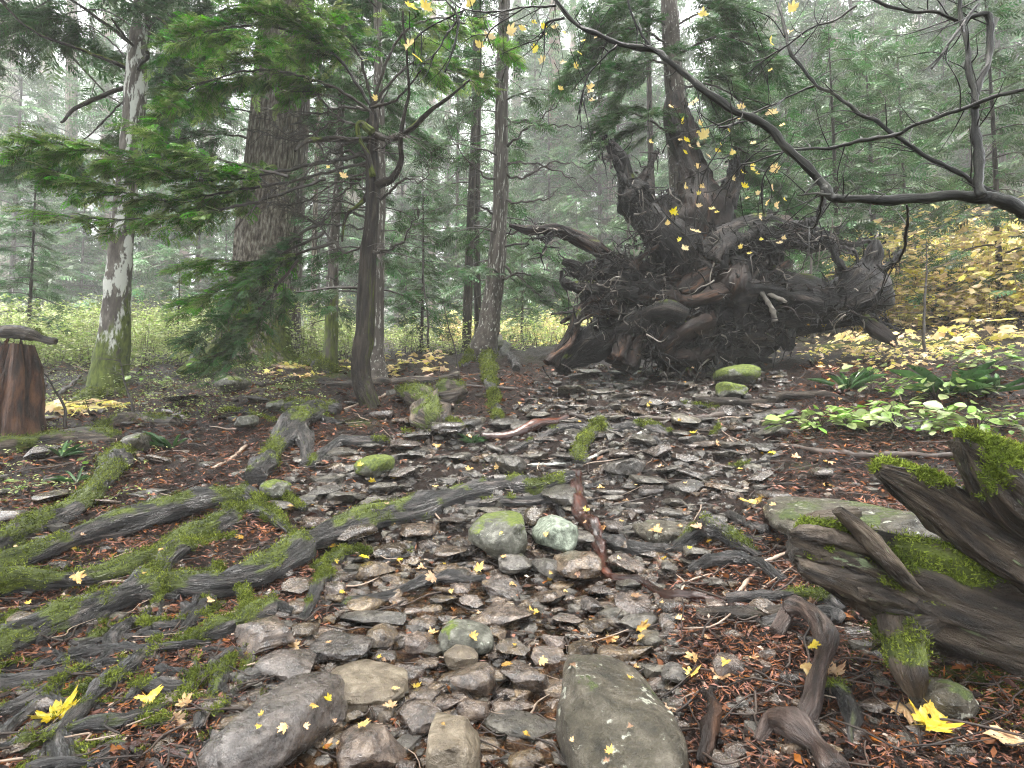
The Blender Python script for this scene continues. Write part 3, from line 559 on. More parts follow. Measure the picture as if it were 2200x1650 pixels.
# ------------------------------------------------------------------ upturned root plate
def root_plate():
    Y0 = 8.7; c = P(1480, 760, Y0); zg = Z(c[0], Y0); o = thing('upturned_root_plate', 'huge black upturned root plate of a fallen tree with roots clawing in every direction', 'root plate', (c[0], Y0, zg))
    org = np.array([c[0], Y0, zg])
    def T(pts, m='black', nm='root', seed=0, seg=14, moss=.45, rough=.34, ridges=.3):
        Ws = np.array([P(q[0], q[1], Y0+(q[3] if len(q) > 3 else 0)) for q in pts]); rad = [q[2]*Y0/F for q in pts]
        mb = MB(); add_tube(mb, Ws, rad, seg=seg, rough=rough, ridges=ridges, seed=seed, wob=.9, lump=.3, moss=moss, nz=2.2, step=max(np.mean(rad)*.2, .018)); obj(nm, mb.mesh(nm, [m], org), o)
    # the lumpy heart of the plate
    for k, (u, v, ru, rv, dy) in enumerate([(1480, 640, 140, 120, .25), (1560, 600, 120, 90, .3), (1400, 700, 120, 70, .2), (1530, 700, 150, 60, .1), (1460, 520, 80, 90, .3), (1620, 680, 100, 60, .3), (1330, 700, 60, 50, .2)]):
        V, F_ = ICO[4]; V = V.copy(); n = fbm(V*2.2, 4, 60+k); n2 = 1-np.abs(vn(V*[4, 4, 9], 70+k))*2
        V = V*(1+.22*n+.10*n2)[:, None]*np.array([ru, 60, rv])*Y0/F+P(u, v, Y0+dy)
        mb = MB(); mb.add(V, F_, None, 0, moss=0.); obj('root_mass', mb.mesh('root_mass', ['black']), o).location = -org
    A = [([(1470, 610, 50), (1420, 520, 44, -.1), (1392, 450, 40, -.1), (1370, 408, 28, -.1), (1352, 380, 13, -.1), (1335, 335, 11, -.1), (1312, 305, 9, -.1), (1297, 290, 6, -.1)], 'black'),
         ([(1372, 405, 11, -.1), (1390, 370, 8, -.1), (1412, 330, 4, -.1)], 'brownwood'), ([(1345, 400, 8, -.1), (1318, 345, 6, -.1), (1292, 340, 2, -.15)], 'black'),
         ([(1440, 620, 40), (1370, 590, 28, -.1), (1325, 565, 20, -.1), (1290, 530, 14, -.2), (1240, 505, 12, -.2), (1190, 492, 9, -.25), (1145, 492, 7, -.3), (1103, 480, 3, -.3)], 'brownwood'),
         ([(1200, 495, 5, -.2), (1165, 510, 3, -.3), (1142, 512, 1.5, -.3)], 'black'), ([(1185, 500, 4, -.2), (1172, 530, 2, -.3), (1165, 545, 1, -.3)], 'black'),
         ([(1420, 640, 46), (1340, 610, 34, -.1), (1285, 598, 24, -.1), (1250, 600, 14, -.1), (1232, 575, 7, -.1), (1206, 560, 4, -.1)], 'black'),
         ([(1290, 600, 10, -.1), (1250, 612, 6, -.2), (1215, 618, 2, -.2)], 'black'), ([(1270, 590, 9, -.1), (1260, 570, 4, -.2), (1282, 562, 1.5, -.2)], 'black'), ([(1260, 600, 7, -.1), (1230, 590, 4, -.2), (1210, 580, 1.5, -.2)], 'black'),
         ([(1400, 660, 40), (1330, 635, 28, -.1), (1280, 640, 16, -.2), (1240, 665, 9, -.3), (1225, 700, 8, -.4), (1210, 740, 9, -.4), (1185, 785, 12, -.5)], 'brownwood'),
         ([(1260, 650, 8, -.2), (1238, 680, 8, -.4), (1235, 710, 7, -.4), (1215, 745, 8, -.5), (1170, 775, 8, -.6)], 'brownwood'),
         ([(1420, 700, 60), (1330, 715, 44, -.1), (1270, 740, 30, -.2), (1225, 765, 18, -.2), (1190, 785, 10, -.3)], 'black'),
         ([(1500, 640, 60, .2), (1498, 540, 56, .1), (1505, 470, 50, .1), (1500, 420, 42, .2), (1484, 370, 36, .5), (1466, 320, 30, .8), (1455, 260, 23, .95), (1450, 200, 18, 1.)], 'brownwood'),
         ([(1540, 500, 30, .1), (1560, 430, 22, .2), (1575, 380, 14, .3), (1570, 330, 8, .4)], 'black'),
         ([(1530, 580, 60, .1), (1580, 530, 42), (1640, 508, 34, -.1), (1700, 505, 28, -.1), (1760, 508, 22, -.1), (1800, 512, 14, -.1), (1845, 518, 7, -.2), (1885, 508, 3, -.2)], 'black'),
         ([(1600, 500, 10, -.1), (1640, 478, 8, -.2), (1660, 452, 4, -.2)], 'black'), ([(1700, 490, 10, -.1), (1735, 478, 9, -.2), (1760, 470, 6, -.2), (1772, 430, 4, -.3)], 'black'),
         ([(1790, 520, 8, -.2), (1800, 560, 6, -.3), (1820, 585, 3, -.3)], 'black'), ([(1800, 530, 5, -.2), (1835, 540, 4, -.3), (1845, 565, 2, -.3)], 'black'),
         ([(1600, 520, 24, -.1), (1640, 560, 20, -.2), (1665, 590, 12, -.2)], 'black'),
         ([(1560, 660, 70, .1), (1640, 655, 52), (1720, 652, 46, -.1), (1790, 650, 44, -.1), (1845, 632, 44, -.2), (1880, 598, 38, -.2), (1896, 562, 28, -.2), (1905, 535, 16, -.2), (1908, 505, 5, -.2)], 'black'),
         ([(1890, 580, 10, -.2), (1915, 560, 6, -.3), (1935, 540, 2, -.3)], 'black'),
         ([(1820, 655, 18, -.2), (1850, 680, 12, -.3), (1880, 705, 11, -.5), (1905, 728, 9, -.6), (1918, 745, 6, -.6)], 'brownwood'), ([(1845, 670, 10, -.3), (1900, 690, 4, -.3), (1935, 712, 2, -.4)], 'black'),
         ([(1560, 720, 50), (1640, 712, 40, -.1), (1690, 700, 26, -.2), (1694, 745, 8, -.3)], 'black'),
         ([(1500, 740, 50), (1440, 750, 44, -.1), (1400, 770, 26, -.2)], 'brownwood'), ([(1395, 700, 26, -.1), (1360, 740, 26, -.2), (1335, 785, 30, -.3)], 'brownwood'),
         ([(1560, 560, 20, -.3), (1520, 590, 22, -.4), (1470, 620, 18, -.4)], 'brownwood'), ([(1420, 640, 14, -.4), (1480, 645, 16, -.5), (1570, 620, 12, -.5)], 'brownwood'),
         ([(1590, 560, 20, -.4), (1585, 600, 26, -.5), (1580, 640, 16, -.4)], 'brownwood'),
         ([(1350, 690, 18, -.4), (1400, 670, 20, -.5), (1460, 690, 14, -.5)], 'black'), ([(1620, 605, 5, -.5), (1645, 650, 4, -.6), (1665, 690, 4, -.6)], 'palefibre'), ([(1640, 625, 4, -.5), (1665, 640, 4, -.6), (1690, 650, 2, -.6)], 'palefibre')]
    for k, (p, m) in enumerate(A): T(p, m, seed=200+k*3, seg=30 if p[0][2] > 20 else 9)
    rr = np.random.default_rng(77)
    for k in range(46):
        a0 = rr.uniform(0, 6.28); u, v = 1480+math.cos(a0)*rr.uniform(20, 190), 650+math.sin(a0)*rr.uniform(10, 110); a1 = a0+rr.normal(0, .7); p = []; w = rr.uniform(5, 17)
        for q in range(5): p.append((u, v, w*(1-.19*q), -.28-.12*rr.random())); a1 += rr.normal(0, .35); u += math.cos(a1)*rr.uniform(18, 40); v += math.sin(a1)*rr.uniform(10, 26)
        T(p, 'black' if rr.random() < .72 else 'brownwood', seed=300+k, seg=12)
    # rootlets: hair-like fibres nobody could count
    r = np.random.default_rng(9); mb = MB()
    def inside():
        while True:
            u, v = r.uniform(1200, 1905), r.uniform(400, 785)
            if ((u-1480)/230)**2+((v-640)/150)**2 < 1 or (abs(v-650) < 40 and u > 1600) or (abs(v-510) < 30 and 1500 < u < 1800) or (abs(u-1400) < 50 and v < 560): return u, v
    for k in range(2000):
        if k < 1600: u, v = inside()
        else:
            q = A[r.integers(len(A))][0]; i = r.integers(len(q)); u, v = q[i][0]+r.normal(0, q[i][2]*.8+4), q[i][1]+r.normal(0, q[i][2]*.6+4)
        dy = -r.uniform(.2, .62); p = P(u, v, Y0+dy); d = r.normal(0, 1, 3)*[1, .5, .8]; d[2] -= .5; d /= np.linalg.norm(d); L = r.uniform(.12, .5)*(1.5 if r.random() < .1 else 1)
        pts = [p]
        for s_ in range(4): d = d+r.normal(0, .45, 3); d /= np.linalg.norm(d); pts.append(pts[-1]+d*L/4)
        w = r.uniform(.004, .016); m = 0 if r.random() < .5 else (1 if r.random() < .7 else 2)
        add_tube(mb, pts, np.linspace(w, w*.25, 5), m, rnd=r.random(), seg=4, step=L/9, rough=.1, ridges=0, cap=False)
    ro = obj('rootlet_tangle', mb.mesh('rootlet_tangle', ['black', 'brownwood', 'palefibre'], org), o); ro['kind'] = 'stuff'
    # flakes of earth and torn bark clinging to the roots
    mb = MB(); n = 2600; pos = []
    for k in range(n):
        u, v = inside()
        if k % 3 == 0: q = A[r.integers(len(A))][0]; i = r.integers(len(q)-1); f = r.random(); u, v = q[i][0]*(1-f)+q[i+1][0]*f+r.normal(0, q[i][2]*.7), q[i][1]*(1-f)+q[i+1][1]*f+r.normal(0, q[i][2]*.55)
        pos.append(P(u, v, Y0-r.uniform(.1, .45)))
    Tp = (np.array([[0, -.4, 0], [0, .4, .1], [1, .2, -.1], [.8, -.5, .15], [1.4, 0, 0]]), np.array([[0, 3, 1], [1, 3, 2], [2, 3, 4]]))
    stamp(mb, Tp, np.array(pos), r.normal(0, 1, (n, 3)), r.uniform(0, 6, n), r.uniform(.015, .06, n), 0)
    ro = obj('clinging_earth', mb.mesh('clinging_earth', ['black'], org, smooth=False), o); ro['kind'] = 'stuff'
def ico(k):
    bm = bmesh.new(); bmesh.ops.create_icosphere(bm, subdivisions=k, radius=1); V = np.array([v.co[:] for v in bm.verts]); Fc = np.array([[v.index for v in f.verts] for f in bm.faces]); bm.free(); return V, Fc
ICO = {k: ico(k) for k in (1, 2, 3, 4, 5)}
root_plate()

# ------------------------------------------------------------------ stones
def rock(level, seed, cuts=11, lo=.5, hi=.85, nz=.10, soft=.95):
    r = np.random.default_rng(seed); V, Fc = ICO[level]; e = r.uniform(.5, .8); V = np.sign(V)*np.abs(V)**e; V[:, 0] *= 1+V[:, 1]*r.uniform(-.3, .3); V[:, 2] *= 1+V[:, 0]*r.uniform(-.3, .3)
    lo, hi = lo*1.25, hi*1.3
    for k in range(cuts):
        n = r.normal(0, 1, 3); n /= np.linalg.norm(n); d = r.uniform(lo, hi); ov = np.maximum(V@n-d, 0); V -= n*(ov*soft)[:, None]
    V *= 1+nz*fbm(V*2.2+seed, 3, seed)[:, None]*.7
    V += (fbm(V*6+seed, 2, seed+5)*.012)[:, None]*V
    V -= (V.max(0)+V.min(0))/2; V /= (V.max(0)-V.min(0))/2
    return V, Fc
STONES = []; LAND = []
def place_stone(u, v, w, h, mat, label=None, level=4, seed=0, rot=0., tilt=0., moss=0., name='stone', cat='stone', group=None, me=None, zoff=0., cap=1.5, thick=None, cuts=11, lo=.5, hi=.85, sink=.3):
    g = G(u, v+h*.38); Y = g[1]; s = Y/F; sx = w*s/2; hz = h*s; pitch = math.atan2(EYE[2]-g[2], Y)
    off = (thick or .62)*.48; C = P(u, v, G(u, v+h*off)[1]); zg = Z(C[0], C[1]); sz = max((C[2]-zg)/(1-2*sink), hz*.22); g = C; sy = min(max(.9*math.sqrt(max((hz/2)**2-(sz*math.cos(pitch))**2, 0))/max(math.sin(pitch), .15), sx*.4), sx*cap)
    if me is None:
        V, Fc = rock(level, seed, cuts, lo, hi); 
        ms = np.clip(moss+.5*V[:, 2]+fbm(V*1.6+seed, 3, seed)*.5-.35, 0, 1) if moss else np.zeros(len(V))
        V = V*[sx, sy, sz]; me = mesh('stone', V, Fc, None, [mat], None, {'moss': ms})
        if mat not in ('mossy', 'pale', 'boulder'): me.set_sharp_from_angle(angle=R(30))
        o = obj(name, me, None, label, cat, group)
    else:
        o = obj(name, me, None, label, cat, group); o.scale = (sx, sy, sz)
    z = zg+sz*(1-2*sink)+zoff
    o.location = (g[0], g[1], z); o.rotation_euler = (tilt, tilt*.6, rot)
    STONES.append((u, v, w, h)); return o
big = [(1070, 1150, 124, 104, 'mossy', 'round boulder with a cap of bright moss under the long root', 11, 0, .4, 'the moss-capped boulder'),
 (1192, 1146, 98, 82, 'pale', 'pale green lichen-covered boulder right of the moss-capped one', 12, 0, .15, 'the pale green boulder'),
 (1146, 1112, 42, 56, 'wet', 'small upright brown stone wedged between the two round boulders', 13, 0, 0, None),
 (1240, 1212, 98, 62, 'wet', 'brown wedge-shaped stone below the pale green boulder', 14, .1, 0, None),
 (1175, 1220, 56, 50, 'grey', 'grey-brown stone left of the brown wedge below the boulders', 15, .5, 0, None),
 (1103, 1206, 70, 46, 'grey', 'angular stone directly under the moss-capped boulder', 16, .2, .1, None),
 (1078, 1262, 82, 48, 'slate', 'flat wet stone with one leaf at the end of the black root', 17, .3, 0, None),
 (1315, 1130, 46, 36, 'slate', 'rounded blue-grey cobble beside the dark forked root', 18, 0, 0, None),
 (1430, 1145, 130, 54, 'boulder', 'long low olive stone at the right edge of the stream', 19, -.1, .05, 'the low olive stone'),
 (1316, 1550, 250, 330, 'boulder', 'huge lichen-spotted olive boulder at the bottom centre right', 20, .1, .12, 'the huge lichen-spotted boulder'),
 (598, 1560, 190, 250, 'slate', 'large smooth wet slab with a pale stripe at the bottom left of the stream', 21, -.35, 0, 'the large wet slab'),
 (785, 1468, 190, 108, 'tan', 'broad knobbly pale brown rock left of the stream', 22, .1, 0, 'the knobbly pale rock'),
 (738, 1392, 140, 72, 'slate', 'smooth purple-grey slab behind the knobbly rock', 23, .2, 0, None),
 (620, 1424, 132, 66, 'slate', 'dark wet grey slab with a leaf just above the large wet slab', 24, -.1, 0, None),
 (566, 1362, 112, 66, 'wet', 'brown oblong stone leaning on the roots', 25, .6, 0, None),
 (1003, 1368, 116, 72, 'mossy', 'dark round stone with greenish top in midstream', 26, 0, .1, 'the dark midstream stone'),
 (990, 1410, 72, 54, 'tan', 'pale square stone resting against the dark midstream stone', 27, .1, 0, 'the pale square stone'),
 (1017, 1460, 104, 66, 'wet', 'triangular brown stone in front of the pale square stone', 28, .5, 0, None),
 (1130, 1456, 108, 60, 'wet', 'reddish brown slab left of the huge boulder in the water', 29, -.3, 0, None),
 (975, 1608, 112, 130, 'tan', 'pale olive block at the bottom middle of the photo', 30, .05, 0, 'the pale olive block'),
 (1108, 1556, 160, 56, 'grey', 'long grey stone with a bright wet streak between block and huge boulder', 31, -.35, 0, None),
 (800, 1332, 140, 34, 'grey', 'long flat grey stone along the foot of the roots', 32, 0, 0, None),
 (820, 1366, 66, 46, 'wet', 'squarish brown stone below the long flat grey stone', 33, 0, 0, None),
 (902, 1382, 66, 44, 'wet', 'rounded brown stone left of the dark midstream stone', 34, 0, 0, None),
 (1370, 1335, 82, 44, 'grey', 'grey-brown block right of the stream with a leaf on it', 35, .1, 0, None),
 (1272, 1300, 46, 50, 'slate', 'upright ribbed stone in the middle of the riffle', 36, 0, 0, None),
 (905, 1542, 82, 66, 'wet', 'glossy brown rounded stone above the pale olive block', 37, .5, 0, None),
 (795, 1606, 150, 100, 'wet', 'broad flat reddish slab at the bottom left of the block', 38, .5, 0, None),
 (708, 1556, 56, 46, 'wet', 'small rosy stone right of the large wet slab', 39, .3, 0, None),
 (805, 1000, 78, 54, 'mossy', 'squat stone thickly capped with moss in the left middle ground', 40, 0, 1.05, 'the moss-topped middle stone'),
 (590, 1052, 56, 50, 'mossy', 'pointed stone half green with moss below the arching root', 41, 0, .7, None),
 (1582, 805, 86, 50, 'mossy', 'mossy boulder lying on top of a smaller one, right of the path top', 42, 0, .95, 'the stacked mossy stones'),
 (1566, 838, 60, 42, 'mossy', 'smaller mossy boulder under the upper mossy boulder', 43, 0, .75, None),
 (1800, 1112, 330, 100, 'boulder', 'big smooth grey-green boulder under the end of the rotten log', 44, -.15, .3, 'the grey-green boulder'),
 (1925, 1130, 150, 66, 'boulder', 'olive slab against the right side of the grey-green boulder', 45, -.2, .2, None),
 (1764, 1016, 46, 42, 'slate', 'isolated grey cobble above the grey-green boulder', 46, 0, 0, None),
 (1095, 998, 70, 50, 'grey', 'blocky grey stone in the middle of the upper stream bed', 47, .2, 0, 'the blocky grey stone'),
 (1340, 1000, 90, 40, 'grey', 'flat greenish grey slab by the arched mossy root', 48, 0, .1, None),
 (960, 920, 80, 46, 'slate', 'grey slab poking out beneath the mossy stump', 49, .3, .1, None),
 (530, 905, 50, 34, 'mossy', 'tilted flat stone in the needle litter on the left', 50, .4, .3, None),
 (600, 870, 50, 30, 'mossy', 'flat mossy-rimmed stone behind the tilted one on the left', 51, .1, .4, None),
 (500, 825, 60, 40, 'mossy', 'grey stone with a mossy left side near the giant fir', 52, 0, .6, None),
 (270, 1120, 90, 40, 'mossy', 'low greenish stone between the upper left roots', 53, 0, .4, None),
 (120, 1165, 70, 30, 'mossy', 'low flat stone between the roots at the far left', 54, 0, .2, None),
 (2030, 1500, 110, 80, 'boulder', 'half-buried olive stone under the hollow of the rotten log', 55, .4, .3, 'the half-buried olive stone'),
 (300, 950, 60, 50, 'grey', 'angular grey stone on the end of the mossy log at left', 56, .4, .1, None),
 (1250, 1395, 60, 40, 'wet', 'wet pebble slab in the pool above the huge boulder', 57, 0, 0, None),
 (1400, 1375, 60, 36, 'grey', 'tilted grey stone at the right margin beside the needles', 58, -.5, 0, None),
 (50, 1330, 60, 34, 'wet', 'flat stone in the mud between the roots on the left', 59, 0, 0, None),
 (470, 1590, 36, 50, 'wet', 'small upright stone beside the large wet slab', 60, .3, 0, None)]
for (u, v, w, h, m, lab, sd, rot, ms, land) in big:
    bg_ = w > 150
    place_stone(u, v, w, h, m, lab, 5 if bg_ else 4, sd, rot, .0, ms, 'boulder' if w > 90 and h > 55 else 'stone', 'boulder' if w > 90 and h > 55 else 'stone',
                cuts=10 if m in ('mossy', 'pale', 'boulder') else 8, lo=.6 if bg_ or m in ('mossy', 'pale', 'boulder', 'tan') else .45, hi=.9 if bg_ or m in ('mossy', 'pale', 'boulder', 'tan') else .75, sink=.12 if not bg_ else .2, cap=2.6 if bg_ else 1.5, thick=.36 if bg_ else .68 if m not in ('slate',) else .5)
    if land: LAND.append((u, v, land))
LAND += [(1000, 1240, 'the black root tip'), (660, 930, 'the arching mossy root'), (950, 870, 'the mossy stump'), (1450, 790, 'the foot of the root plate'), (1670, 860, 'the black curved branch'), (1240, 1040, 'the fork of the long root'),
         (480, 1130, 'the mossy root crossing'), (1740, 1420, 'the curled polished root'), (1450, 1290, 'the red root'), (1060, 750, 'the leaning tree'), (1260, 950, 'the arched mossy root'), (790, 860, 'the crooked tree'), (230, 830, 'the lichened left trunk'),
         (2100, 1000, 'the ragged rotten log'), (60, 900, 'the red stump'), (250, 1000, 'the upper left root'), (150, 1560, 'the lowest left roots')]
_rank = {}
ORD = ['nearest', 'second nearest', 'third nearest', 'fourth nearest', 'fifth nearest', 'sixth nearest', 'seventh nearest', 'eighth nearest', 'ninth nearest', 'tenth nearest', 'eleventh nearest', 'twelfth nearest', 'thirteenth nearest', 'fourteenth nearest', 'fifteenth nearest', 'sixteenth nearest']
def relabel(items):
    """items: (obj, u, v, phrase): unique wording by the landmark each lies beside, ranked by distance"""
    B = {}
    for o, u, v, ph in items:
        d = [math.hypot(u-a, (v-b)*1.4) for a, b, _ in LAND]; j = int(np.argmin(d)); a, b, nm = LAND[j]
        side = ('right of' if u > a else 'left of') if abs(u-a) > abs(v-b) else ('below' if v > b else 'above')
        B.setdefault((ph, side, nm), []).append((d[j], o))
    for (ph, side, nm), L in B.items():
        L.sort(key=lambda q: q[0])
        for k, (_, o) in enumerate(L):
            o['label'] = f'{ph} {side} {nm}' + ('' if len(L) == 1 else f', {ORD[k]}' if k < 16 else ', farther off')
SM = {}
for m in ('wet', 'grey', 'slate'):
    for k in range(7):
        V, Fc = rock(3, 300+k+{'wet': 0, 'grey': 20, 'slate': 40}[m], 9, .4, .75); SM[m, k] = mesh('stone', V, Fc, None, [m], None, {'moss': np.zeros(len(V))}); SM[m, k].set_sharp_from_angle(angle=R(26))
def pathpix(r):
    while True:
        v = r.uniform(790, 1650); k = max(i for i in range(len(_edge)) if _edge[i][0] >= v) if v < 1650 else 0; k = min(k, len(_edge)-2)
        f = (v-_edge[k][0])/(_edge[k+1][0]-_edge[k][0]); l = _edge[k][1]*(1-f)+_edge[k+1][1]*f; rr = _edge[k][2]*(1-f)+_edge[k+1][2]*f
        return r.uniform(l-25, rr+25), v
r = np.random.default_rng(3); items = []; cnt = 0; tries = 0
while cnt < 285 and tries < 20000:
    tries += 1; off = r.random() < .17
    if off: u, v = r.uniform(-20, 2000), r.uniform(840, 1640)
    else: u, v = pathpix(r)
    sc = .55+.75*(v-790)/860; w = (32+r.gamma(2., 19))*sc*(.8 if off else 1); h = w*r.uniform(.4, .7)*(.75+.3*(v-790)/860)
    if w > 125: continue
    if any(abs(u-a)*1. < (w+c)*.38 and abs(v-b) < (h+d)*.38 for a, b, c, d in STONES): continue
    if off and v > 1100 and u < 560 and r.random() < .7: continue
    m = 'wet' if (v > 1130 and r.random() < .85) else ('grey' if r.random() < .6 else 'slate' if r.random() < .6 else 'wet')
    o = place_stone(u, v, w, h, m, me=SM[m, r.integers(7)], thick=.5, group='stones of the stream bed', rot=r.uniform(0, 6.28) if w < 50 else r.uniform(-.4, .4), tilt=r.normal(0, .12), sink=r.uniform(.08, .25)); o['category'] = 'stone'; o.name = 'stone'
    ad = 'small' if w < 40*sc else 'medium' if w < 62*sc else 'large'
    items.append((o, u, v, f'{ad} {"wet brown" if m == "wet" else "grey" if m == "grey" else "blue-grey"} stone')); cnt += 1
relabel(items)

def gravel():
    mb = MB(); r = np.random.default_rng(4); base = [rock(1, 500+k, 5, .5, .8) for k in range(10)]; n = 0
    U = []
    for k in range(6500):
        if r.random() < .2: u, v = r.uniform(-20, 2150), 830+800*r.random()
        else: u, v = pathpix(r)
        U.append((u, v))
    U = np.array(U); a = np.array([ray(u, v) for u, v in U]); Y = _vY(U)
    x = a[:, 0]*Y; z = H(x, Y); s = (8+r.gamma(2., 6., len(U)))*(.6+.6*(U[:, 1]-790)/860)*Y/F
    for k in range(len(U)):
        V, Fc = base[k % 10]; q = r.uniform(0, 6.28); c, s_ = math.cos(q), math.sin(q); W_ = V*[s[k]*.62, s[k]*.45, s[k]*.3]
        W_ = np.stack([W_[:, 0]*c-W_[:, 1]*s_, W_[:, 0]*s_+W_[:, 1]*c, W_[:, 2]], 1)+[x[k], Y[k], z[k]-s[k]*.02]
        mb.add(W_, Fc, None, 0 if r.random() < (.65 if U[k, 1] > 1150 else .35) else 1, rnd=r.random())
    obj('gravel', mb.mesh('gravel', ['wet', 'grey'], smooth=False), kind='stuff', label='small pebbles and gravel packed between the larger stones')
_vg = np.linspace(700, 1700, 60); _ug = np.linspace(-300, 2500, 40)
_Yg = np.array([[_hit(Hs, u, v)[1] for v in _vg] for u in _ug])
def _vY(U):
    fu = np.clip((U[:, 0]-_ug[0])/(_ug[1]-_ug[0]), 0, 38.999); fv = np.clip((U[:, 1]-_vg[0])/(_vg[1]-_vg[0]), 0, 58.999)
    i, j = fu.astype(int), fv.astype(int); a, b = fu-i, fv-j
    return _Yg[i, j]*(1-a)*(1-b)+_Yg[i+1, j]*a*(1-b)+_Yg[i, j+1]*(1-a)*b+_Yg[i+1, j+1]*a*b
gravel()

# ------------------------------------------------------------------ roots on the ground
TUFT = []          # (positions, normals) where moss grows
def groot(parent, pts, mat='root', moss=.9, name='root', seed=0, lift=.35, seg=24, rough=.24, ridges=.17, Yfix=None, org=None, tuft=True, bright=False):
    Ws, rad = [], []
    for q in pts:
        u, v, rp = q[:3]; g = G(u, v) if Yfix is None else P(u, v, Yfix); rw = rp*g[1]/F
        g = g+np.array([0, 0, rw*lift+(q[3] if len(q) > 3 else 0)]); Ws.append(g); rad.append(rw*.92)
    V, t, Q, ms = tube(Ws, rad, seg=seg, step=max(np.mean(rad)*.26, .012), rough=rough, ridges=ridges, seed=seed, wob=.9, lump=.28, moss=moss, nz=1.7)
    mb = MB(); mb.add(V, t, Q, 0, moss=ms, grain=GR); o = obj(name, mb.mesh(name, [mat], np.array(parent.location)), parent)
    if tuft and moss:
        k = np.where(ms > .5)[0]
        if len(k): C = V.mean(0); TUFT.append((V[k], bright))
    return o
def system(name, label, cat, u, v):
    g = G(u, v); return thing(name, label, cat, g)
RS = system('exposed_roots', 'sprawling web of moss-covered tree roots filling the lower left', 'tree roots', 60, 1400)
L1 = [([(-120, 1330, 34), (0, 1285, 28), (150, 1262, 26), (300, 1212, 25), (400, 1172, 27), (470, 1135, 30), (500, 1100, 22)], 1.15),
 ([(-120, 1250, 34), (0, 1222, 28), (120, 1195, 26), (220, 1155, 27), (330, 1120, 27), (430, 1097, 26), (520, 1078, 22), (560, 1090, 10)], 1.0),
 ([(-150, 1500, 46), (0, 1420, 40), (110, 1352, 36), (230, 1312, 34), (340, 1275, 32), (470, 1270, 32), (590, 1225, 30), (700, 1182, 27), (830, 1125, 25), (960, 1085, 25), (1080, 1052, 22), (1160, 1060, 19), (1235, 1040, 18)], .92),
 ([(180, 1345, 20), (250, 1300, 24), (320, 1245, 22), (400, 1190, 18), (450, 1165, 17), (505, 1152, 9)], .95),
 ([(480, 1110, 20), (540, 1100, 18), (590, 1120, 14), (650, 1160, 6)], 1.1), ([(540, 1090, 16), (600, 1075, 12), (660, 1100, 7)], 1.0),
 ([(-100, 1500, 24), (0, 1478, 22), (100, 1462, 18), (200, 1440, 13), (280, 1420, 7)], .6), ([(-80, 1580, 18), (0, 1542, 15), (70, 1510, 14), (125, 1470, 10)], .5),
 ([(130, 1498, 14), (230, 1482, 16), (300, 1425, 14), (400, 1388, 16), (500, 1352, 22), (580, 1315, 20), (625, 1320, 8)], .75),
 ([(110, 1600, 14), (190, 1520, 16), (250, 1470, 18), (290, 1430, 14), (340, 1385, 9)], .6), ([(-80, 1650, 24), (0, 1618, 22), (120, 1582, 20), (220, 1562, 20), (330, 1530, 14), (420, 1480, 9), (470, 1440, 6)], .7),
 ([(280, 1480, 12), (380, 1492, 17), (440, 1460, 15), (500, 1400, 9)], .5), ([(425, 1570, 11), (465, 1490, 17), (498, 1425, 10), (545, 1385, 7)], .75),
 ([(130, 1680, 16), (132, 1620, 16), (122, 1575, 13)], .5), ([(205, 1445, 14), (235, 1380, 17), (275, 1342, 11)], .5),
 ([(390, 1375, 9), (435, 1312, 12), (455, 1295, 8)], .6), ([(640, 1340, 8), (665, 1300, 12), (690, 1262, 15), (705, 1240, 12)], .9), ([(0, 1590, 14), (110, 1490, 9), (230, 1400, 7)], .4),
 ([(560, 1182, 8), (640, 1172, 11), (740, 1152, 8), (790, 1150, 5)], .6), ([(440, 1265, 10), (470, 1230, 10), (440, 1300, 6)], 1.1), ([(150, 1420, 13), (250, 1400, 12), (350, 1400, 10), (450, 1390, 8)], .7),
 ([(300, 1340, 10), (380, 1345, 12), (470, 1310, 9)], 1.0), ([(60, 1660, 14), (180, 1650, 10), (260, 1610, 9)], .6), ([(520, 1270, 12), (530, 1310, 10), (520, 1340, 6)], 1.1),
 ([(300, 1560, 9), (380, 1550, 8), (460, 1530, 6)], .6), ([(0, 1700, 12), (80, 1640, 10), (110, 1600, 9)], .6), ([(690, 1230, 14), (740, 1200, 12), (800, 1190, 6)], 1.2)]
for k, (p, ms) in enumerate(L1): groot(RS, [(q[0], q[1], q[2]*(1.02 if k == 2 else 1)) for q in p], moss=ms+(.1 if k != 2 else .04), seed=400+7*k, name='root', lift=.65 if k == 2 else .4)
r = np.random.default_rng(66)
for k in range(64):
    v = r.uniform(1290, 1660); u = r.uniform(-40, 560-(v < 1400)*120); w = r.uniform(5, 12); a = r.uniform(-.75, -.05); p = []
    for q in range(5): p.append((u, v, w*(1-.13*q))); a += r.normal(0, .3); u += math.cos(a)*r.uniform(25, 50); v += math.sin(a)*r.uniform(25, 50)
    groot(RS, p, moss=r.uniform(.3, .9), seed=660+k, seg=12)
groot(RS, [(200, 1640, 11), (280, 1604, 11), (340, 1604, 10), (420, 1640, 7)], 'redroot', 0, seed=601)
groot(RS, [(660, 1315, 10), (740, 1300, 13), (820, 1288, 14), (900, 1264, 15), (980, 1245, 14), (1042, 1245, 11)], 'root', .25, seed=602)
groot(RS, [(790, 1222, 5), (850, 1204, 8), (880, 1195, 7), (890, 1170, 6)], 'root', .4, seed=603)
groot(RS, [(1235, 1030, 13), (1243, 1080, 14), (1262, 1130, 15), (1290, 1170, 15), (1295, 1210, 10), (1320, 1245, 9), (1390, 1272, 9), (1470, 1288, 10), (1540, 1298, 11), (1640, 1306, 8)], 'redroot', 0, seed=604, lift=.8)
